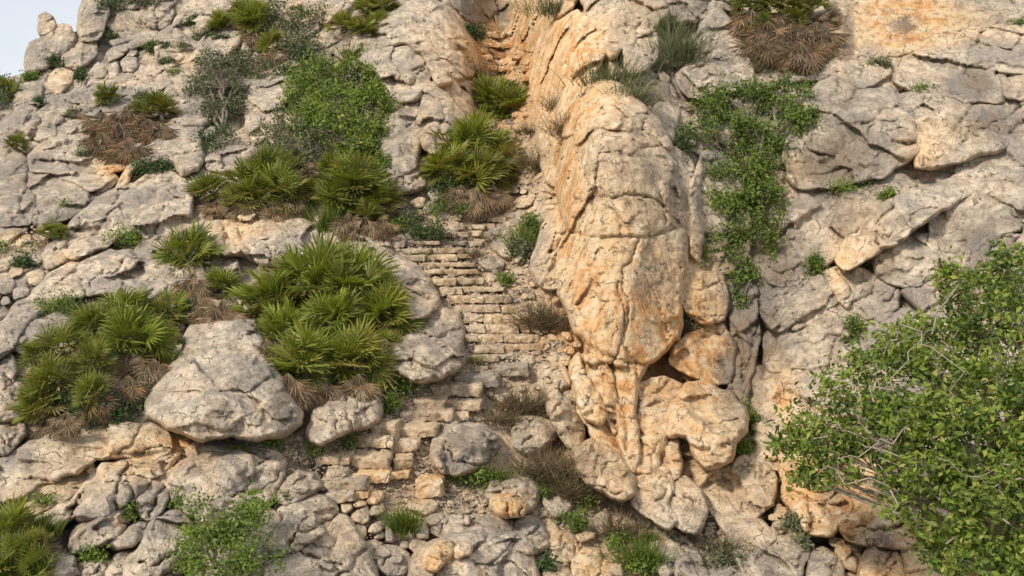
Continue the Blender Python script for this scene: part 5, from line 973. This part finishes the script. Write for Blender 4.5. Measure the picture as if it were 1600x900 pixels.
# trees and large shrubs
bush('broadleaf_tree', 'bright green leafy tree in front of the tall grey wall', [(510,130,62,34),(570,120,44,26),(470,160,36,26),(545,165,62,38),(590,170,32,32),(520,205,52,34),(580,210,30,34),(480,190,30,30),(560,235,34,24)], (560,262), leaf=.062, sig=.16, per=34, mat=M_LEAF, cat='tree', thr=-.08, stem=.05, shade=.55, dens=2.2, stemname='branches')
bush('grey_green_tree', 'small grey green tree with airy crown and bare trunk', [(345,105,44,24),(318,140,28,22),(360,140,38,26),(345,168,44,16),(380,115,24,16)], (348,205), leaf=.055, sig=.14, per=30, mat=M_OLIVE, cat='tree', thr=-.08, stem=.05, shade=.3, dens=1.6)
bush('grey_shrub', 'grey twiggy bush at the side of the bright green tree', [(450,205,42,32),(425,225,34,22),(480,225,36,26)], (450,250), leaf=.05, sig=.13, mat=M_OLIVE, cat='shrub', thr=-.05, stem=.04, shade=.5)
bush('low_shrub', 'dusky bush at the foot of the grey green tree', [(340,212,32,20),(330,228,24,14)], (345,235), leaf=.04, sig=.12, mat=M_DKLEAF, thr=-.2, stem=.03)
bush('hanging_shrub', 'tall leafy shrub hanging down the damp cliff recess', [(1165,155,58,26,.2),(1105,170,44,26,.2),(1225,155,44,30,.2),(1085,205,24,22,.2),(1255,180,22,26,.2),(1240,190,30,34,.2),(1140,215,58,34,.2),(1190,225,48,36,.2),(1170,275,62,34,.2),(1140,320,44,34,.2),(1190,320,46,34,.2),(1135,370,34,32,.2),(1185,370,30,30,.2),(1145,425,30,30,.1),(1160,470,20,22,.1),(1215,350,16,30),(1125,455,14,16)], (1175,310), leaf=.05, sig=.12, per=32, mat=M_GREEN, cat='shrub', thr=.03, stem=.035, bark=M_TWIG, shade=.45, dens=1.45, depth=.5, off=.25)
bush('broadleaf_tree', 'big leafy tree filling the lower corner of the cliff', [(1580,425,40,34,4.6),(1510,450,40,26,4.6),(1600,500,60,44,4.7),(1530,510,50,34,4.6),(1450,525,50,28,4.5),(1385,560,48,30,4.4),(1470,585,60,34,4.6),(1560,590,64,40,4.8),(1310,605,40,26,4.2),(1355,640,50,30,4.3),(1440,655,60,34,4.4),(1540,665,66,40,4.6),(1610,650,40,56,4.6),(1265,655,36,28,4.0),(1300,690,40,22,4.0),(1390,700,46,26,4.0),(1245,695,24,22,3.8),(1475,725,56,34,4.0),(1560,745,60,44,4.2),(1620,760,40,56,4.2),(1500,800,50,40,3.6),(1580,830,54,50,3.6),(1420,770,26,24,3.2),(1540,885,50,34,3.0),(1610,890,44,40,3.0),(1468,850,26,26,2.6),(1255,745,16,18,3.4),(1345,750,40,20,3.6),(1300,735,34,16,3.6),(1395,800,26,24,3.2)],
     (1640,900), leaf=.056, sig=.105, per=34, mat=M_LEAF, cat='tree', thr=.10, stem=.05, bark=M_TWIG, shade=.48, dens=1.15, fwd=1.6, arcs=30, depth=1.1, off=.2, yel=.14, freq=2.2)
bush('leafy_bush', 'small leafy bush at the bottom edge before the great slab', [(300,800,24,22,.8),(330,830,40,26,.8),(380,820,36,28,.8),(400,790,20,18,.7),(300,870,44,34,.8),(360,875,50,34,.8),(410,870,26,30,.8)], (345,925), leaf=.036, sig=.10, per=32, mat=M_GREEN, cat='shrub', thr=-.05, stem=.018, bark=M_TWIG, shade=.6, dens=1.5, depth=.5)
bush('round_bush', 'tangled dark bush among the top rocks', [(450,40,36,28),(475,75,34,26),(430,20,36,22),(490,30,26,22)], (455,95), leaf=.06, sig=.16, mat=M_OLIVE, cat='shrub', thr=-.15, stem=.05, shade=.25)
bush('round_bush', 'bluish green bush under the tangled dark one', [(478,92,22,18),(455,110,16,10)], (475,112), leaf=.06, sig=.12, mat=M_DKLEAF, cat='shrub', thr=-.3, stem=.03)
bush('round_bush', 'olive bush behind the bright green tree', [(420,115,30,20),(385,95,22,18)], (410,130), leaf=.06, sig=.14, mat=M_OLIVE, cat='shrub', thr=-.2, stem=.03, shade=.5)
bush('low_shrub', 'dark green shrub on the top edge above the long flat slab', [(175,8,22,14),(205,2,30,10),(232,2,26,9),(160,22,12,8)], (190,24), leaf=.05, sig=.14, mat=M_DKLEAF, thr=-.3, stem=.03)
bush('low_shrub', 'dark tree tip at the frame edge beneath the sky', [(2,135,24,26),(-10,160,26,26)], (-5,190), leaf=.05, sig=.16, mat=M_DKLEAF, thr=-.3, stem=.04, cat='shrub')
CUSH = [(235,262,34,15,'dark cushion shrub above the knobbly outcrop',M_DKLEAF),(250,75,22,9,'dark flat shrub beside the long furrowed rock',M_DKLEAF),(305,32,16,9,'dark shrub on the jagged crest',M_DKLEAF),(318,55,16,8,'low grey bush under the jagged crest',M_OLIVE),
 (88,100,18,12,'bluish shrub below the squat skyline block',M_DKLEAF),(125,118,9,12,'narrow dark shrub beneath the skyline boulder',M_DKLEAF),(48,122,16,8,'green fringe along the skyline dip',M_GREEN),(62,165,9,12,'bluish plant on the smooth boulder',M_DKLEAF),
 (150,640,70,22,'dark herb patch under the spreading palm thicket',M_DKLEAF),(215,625,18,22,'bluish bush beside the huge angular boulder',M_DKLEAF),(90,478,38,17,'soft grey green bush above the rounded lump',M_GREEN),(195,372,34,14,'feathery green plant under the knobbly outcrop',M_GREEN),
 (402,392,16,9,'dark sprig in a cleft of the warm topped outcrop',M_DKLEAF),(300,490,20,20,'dark bush beside the leaning dead fronds',M_DKLEAF),(572,398,16,9,'bluish sprig between the smooth stacked boulders',M_DKLEAF),(25,385,34,8,'mossy mat at the frame edge',M_GREEN),(35,412,20,9,'low green plant below the mossy mat',M_DKLEAF),
 (618,352,30,10,'green creeper before the top step',M_GREEN),(668,362,36,14,'grey bush growing over the top steps',M_DKLEAF),(700,325,40,14,'green growth at the foot of the ball shaped palm',M_GREEN),(640,335,24,14,'olive growth below the bluish cracked boulder',M_OLIVE),
 (1330,290,36,10,'green creeper on a ledge of the broad cliff face',M_GREEN),(1385,306,16,9,'bright green sprig on the diagonal rib',M_GREEN),(1272,415,18,16,'green sprig in the cleft of the cliff',M_GREEN),(1335,520,16,26,'light green plant in the crack above the leafy tree',M_GREEN),(1270,408,8,8,'tiny herb above the green sprig in the cleft',M_GREEN),
 (1170,650,20,24,'dark herb in the shade beside the bulging boulder',M_GREEN),(1440,140,20,6,'grass fringe under the tilted cliff block',M_GREEN),(1500,240,16,7,'green cushion above the diagonal rib',M_GREEN),(1590,38,14,6,'yellow green tuft at the frame edge on the cliff',M_GREEN),
 (640,570,54,18,'grey green brush in the hollow behind the mottled boulder',M_OLIVE),(620,595,44,16,'bright green ivy at the boulder foot by the path',M_GREEN),(608,628,18,16,'green ivy spilling among white stones',M_GREEN),(530,608,44,14,'leafy fringe beneath the big palm skirt',M_GREEN),(488,612,20,16,'leafy fringe at the corner of the huge angular boulder',M_GREEN),
 (280,570,6,26,'thin green creeper climbing the huge angular boulder',M_GREEN),(490,703,16,10,'bright green cushion beside the squared boulder',M_GREEN),(548,691,5,5,'tiny green rosette between the path steps',M_GREEN),(430,690,14,7,'small plant at the end of the dark ledge',M_GREEN),
 (895,815,26,16,'bright green herb patch beside the squarish tan stone',M_GREEN),(950,850,22,14,'green herb patch before the square blocks',M_GREEN),(925,790,16,8,'pale green herbs under the dry brush',M_GREEN),(848,770,9,10,'green sprout beside the rounded boulder',M_GREEN),
 (1135,870,30,18,'dark herbs in the wedge of soil by the descending slab',M_OLIVE),(1005,880,26,18,'grassy herbs between the bottom slabs',M_GREEN),(850,885,14,10,'bluish tuft beside the pale bottom boulder',M_DKLEAF),(1255,850,14,14,'low weeds beside the craggy pale rock',M_OLIVE),
 (740,50,18,14,'dark bush beside the pale dome',M_DKLEAF),(735,745,40,10,'grassy patch under the furrowed boulder',M_GREEN),(830,360,20,26,'green weeds beside the cream boulder',M_GREEN),(815,395,18,20,'olive weeds beside the stairs',M_OLIVE),(860,380,8,8,'tuft in the sloping grey rock',M_GREEN),(790,435,14,7,'little green plants at the edge of the steps',M_GREEN),
 (275,115,14,7,'green patch on the slanting slab',M_GREEN),(145,865,22,10,'grass patch between the bottom corner slabs',M_GREEN),(70,785,22,7,'grass strip under the pink hollow',M_GREEN),(205,800,6,10,'sprig in the tan hollow of the lower slope',M_GREEN),(285,785,14,14,'sprig at the side of the great blotched slab',M_GREEN),
 (1080,500,24,24,'grey wispy bush in the recess under the tan bulge',M_OLIVE),(1065,240,10,40,'green creeper up the side of the golden pillar',M_DKLEAF),(1085,400,20,30,'leafy trailer beside the golden pillar',M_GREEN),(1250,820,26,14,'brown green weeds below the leafy tree',M_OLIVE),(720,280,20,12,'shaded growth under the ball shaped palm',M_DKLEAF),
 (178,58,10,7,'dusky tuft under the long flat top slab',M_DKLEAF),(262,98,16,8,'grey green cushion on the slanting slab edge',M_OLIVE),(290,76,14,8,'straw coloured plant beside the grey bush',M_OLIVE),(345,62,12,8,'dark plant at the foot of the jagged crest',M_DKLEAF),(118,178,12,6,'pale green tuft on the banded boulder',M_OLIVE),(105,322,10,8,'green sprig low on the banded outcrop',M_GREEN),(130,245,12,9,'dusky tuft on top of the banded outcrop',M_DKLEAF),(225,150,14,8,'dry green plant above the brown palm clump',M_OLIVE),(650,40,8,5,'tiny plant on the pale dome',M_DKLEAF),(1450,165,14,6,'olive cushion on the long cliff ledge',M_OLIVE),(1375,100,16,8,'grey bush on the flat shelf under the ochre wall',M_OLIVE),(1010,230,10,6,'small plant at the crown of the golden pillar',M_OLIVE),(1160,700,16,18,'leafy weeds between the knobbly and bulging rocks',M_GREEN),(560,640,12,6,'low herb beside the squared boulder',M_GREEN),(440,785,14,8,'dry green plant at the path edge',M_OLIVE),(700,300,30,20,'dark growth in the hollow beside the ball shaped palm',M_DKLEAF),(450,240,50,18,'green growth between the two trees and the palm thicket',M_OLIVE),(590,260,26,20,'dense green growth at the foot of the bright tree',M_LEAF),(470,130,30,20,'leafy growth joining the bush and the bright tree',M_LEAF)]
for x, y, rx, ry, lab, mt in CUSH:
    bush('low_plant', lab, [(x, y, rx, ry)], (x, y + ry * .8), leaf=.034 if mt is M_GREEN else .04, sig=.07 if rx < 30 else .10, per=26, dens=1.5, mat=mt, thr=-.22, stem=.012, off=.22, depth=.7, cat='plant', group='low plants in the clefts', seed=int(x + y), shade=.5)

# grass tufts, dry brush, wispy stems
G = 'grass and brush tufts'
tuft('grass_tuft', 'bright green grass tuft growing out of the dry stone wall', 630,812,34,44, M_GREEN, 420, seed=1, off=.25, wid=.010, group=G)
for i, (x, y, w, h, lab) in enumerate([(1060,72,60,62,'grey green grass hanging beneath the brown crag'),(955,118,70,50,'grey green stems hanging over the orange gully wall'),(985,150,50,44,'grass fringe on the cream cap stone'),(870,10,80,36,'bushy grass over the top edge of the golden cliff foot'),(1040,40,30,30,'small grass clump between the top crags')]):
    tuft('hanging_grass', lab, x, y, w, h, M_OLIVE, 420, seed=i, cat='grass tuft', group=G, wid=.012, off=.5, lean=(.1, -.1), curl=.7)
for i, (x, y, w, h, n, lab) in enumerate([(852,488,70,66,600,'dry brown brush at the foot of the golden pillar'),(860,725,130,80,900,'wide patch of dry brush between the boulders'),(910,760,90,60,600,'dry brush beneath the broad boulder'),(975,820,56,54,380,'olive brown bush between the square blocks and the cracked rocks'),
  (1075,700,50,50,320,'dead twiggy bush under the bulging boulder'),(820,625,80,56,700,'green brown weeds on the bank above the leaning boulder'),(790,650,60,40,300,'dry weeds behind the furrowed boulder'),(840,250,50,50,420,'tangle of bare twigs at the corner of the gully'),(890,195,60,50,400,'brown twigs sprouting from the orange wall'),
  (870,160,40,40,240,'reddish brush on the orange wall'),(940,700,50,30,200,'sparse dry stems on the broad boulder edge'),(745,110,60,40,300,'rusty weeds beside the furrowed gully face'),(800,215,60,40,320,'dry grass between the two gully palms'),(830,200,40,30,200,'brown brush under the orange wall'),(500,100,60,40,300,'dry weeds above the bright green tree'),
  (1230,88,90,40,500,'curtain of dead stems under the drooping palms'),(1180,100,40,50,200,'grey brush behind the rough crag'),(780,370,40,30,160,'reddish grass around the cream boulder'),(745,395,30,20,140,'dry grass on the stair edge'),(1070,505,44,40,220,'bare grey twigs under the tan bulge'),
  (1120,845,60,40,220,'dry litter and stems by the descending slab'),(700,560,50,30,180,'reddish weeds at the stair foot'),(1300,690,50,60,260,'bare pale twigs inside the leafy tree edge'),(1250,110,60,20,200,'dry grass along the flat cliff shelf'),(900,730,80,60,500,'grey brush between the tall boulder and broad boulder'),(130,400,40,20,100,'dry grass between the far slabs'),(410,100,60,30,240,'dry straw beside the olive bush')]):
    tuft('dry_brush', lab, x, y, w * .9, h * .85, M_DRY, n * .75, kind='twiggy', seed=40 + i, cat='dry brush', group=G, wid=.009, off=.22, up=.4, yel=.25)
for i, (x, y, w, h, n, lab) in enumerate([(880,752,60,30,260,'green grass showing through the dry brush'),(1000,860,50,60,340,'fresh grass between the bottom blocks and slab'),(770,740,60,26,260,'yellow green grass at the foot of the furrowed boulder'),(25,885,90,60,500,'long grass in the bottom corner'),(60,820,60,40,300,'long grass blades above the pale domed slab'),
  (370,700,30,14,80,'short grass at the dark ledge'),(235,70,40,16,120,'straw grass on the slanting slab'),(815,375,30,44,260,'tall weeds between cream boulder and grey rock'),(460,330,40,30,160,'grass behind the smooth boulder stack'),(510,340,30,50,200,'grass in the cleft beside the smooth stack'),(560,80,60,30,200,'yellow grass before the pale shoulder'),(480,18,50,24,200,'pale grass over the top ridge'),
  (660,395,30,10,60,'tiny grass on the upper stairs'),(740,560,30,12,80,'low grass beside the first path step'),(660,590,40,16,140,'grass around the white stones'),(1010,835,20,24,90,'grass sprig by the curving rib')]):
    tuft('grass_tuft', lab, x, y, w, h, M_GREEN, n, seed=80 + i, group=G, wid=.010, off=.2, yel=.2)

# gravel and pebbles lying on the path and treads: past counting
rng = np.random.RandomState(77)
ico = np.array([(0,0,1),(.89,0,.45),(.28,.85,.45),(-.72,.53,.45),(-.72,-.53,.45),(.28,-.85,.45),(.72,.53,-.45),(-.28,.85,-.45),(-.89,0,-.45),(-.28,-.85,-.45),(.72,-.53,-.45),(0,0,-1)])
icf = np.array([(0,1,2),(0,2,3),(0,3,4),(0,4,5),(0,5,1),(1,6,2),(2,7,3),(3,8,4),(4,9,5),(5,10,1),(6,7,2),(7,8,3),(8,9,4),(9,10,5),(10,6,1),(11,7,6),(11,8,7),(11,9,8),(11,10,9),(11,6,10)])
GR = [(690,385,80,14,500),(690,420,60,40,900),(745,480,60,50,1500),(780,540,60,16,900),(760,565,100,26,1500),(850,545,50,22,700),(640,640,60,40,900),(580,700,70,50,1400),(670,740,60,60,1300),(740,780,50,34,1100),(720,640,60,50,500),(550,760,70,30,500),(610,810,70,60,500),(820,430,50,50,500),
      (790,110,50,90,700),(830,260,50,50,500),(700,340,90,24,500),(900,830,70,60,500),(1120,850,60,50,500),(480,710,40,30,500),(870,770,60,50,300),(260,110,100,40,300),(60,390,60,30,200),(350,700,90,10,160)]
mb = MB()
for gx_, gy_, sx_, sy_, n in GR:
    x = rng.normal(gx_, sx_ * .55, n); y = rng.normal(gy_, sy_ * .55, n); m = D(x, y) / FPX
    r = (1.0 + 3.2 * rng.uniform(size=n) ** 3) * m * .85
    c = P(x, y, D(x, y) - .05 - r * .2); sc = rng.uniform(.55, 1.3, (n, 3)) * [1.2, 1, .7]
    V = ico[None] * (1 + rng.uniform(-.25, .25, (n, 12, 1))) * sc[:, None] * r[:, None, None] + c[:, None]
    F = (icf[None] + (np.arange(n) * 12)[:, None, None]).reshape(-1, 3); w_ = rng.uniform(.0, .4, n)
    mb.add(V.reshape(-1, 3), None, F, np.stack([np.repeat(w_, 12), np.zeros(n * 12)], -1))
for cc in mb.c: cc[:, 2] = np.repeat(rng.uniform(.3, 1, len(cc) // 12), 12)
gr = mb.build('gravel', M_ROCK, None, None); tag(gr, 'pale gravel and chips strewn over the stairs and path', None, None, 'stuff')
for k_, v_ in USED.items():
    if len(v_) > 1: print('DUP', k_, v_)
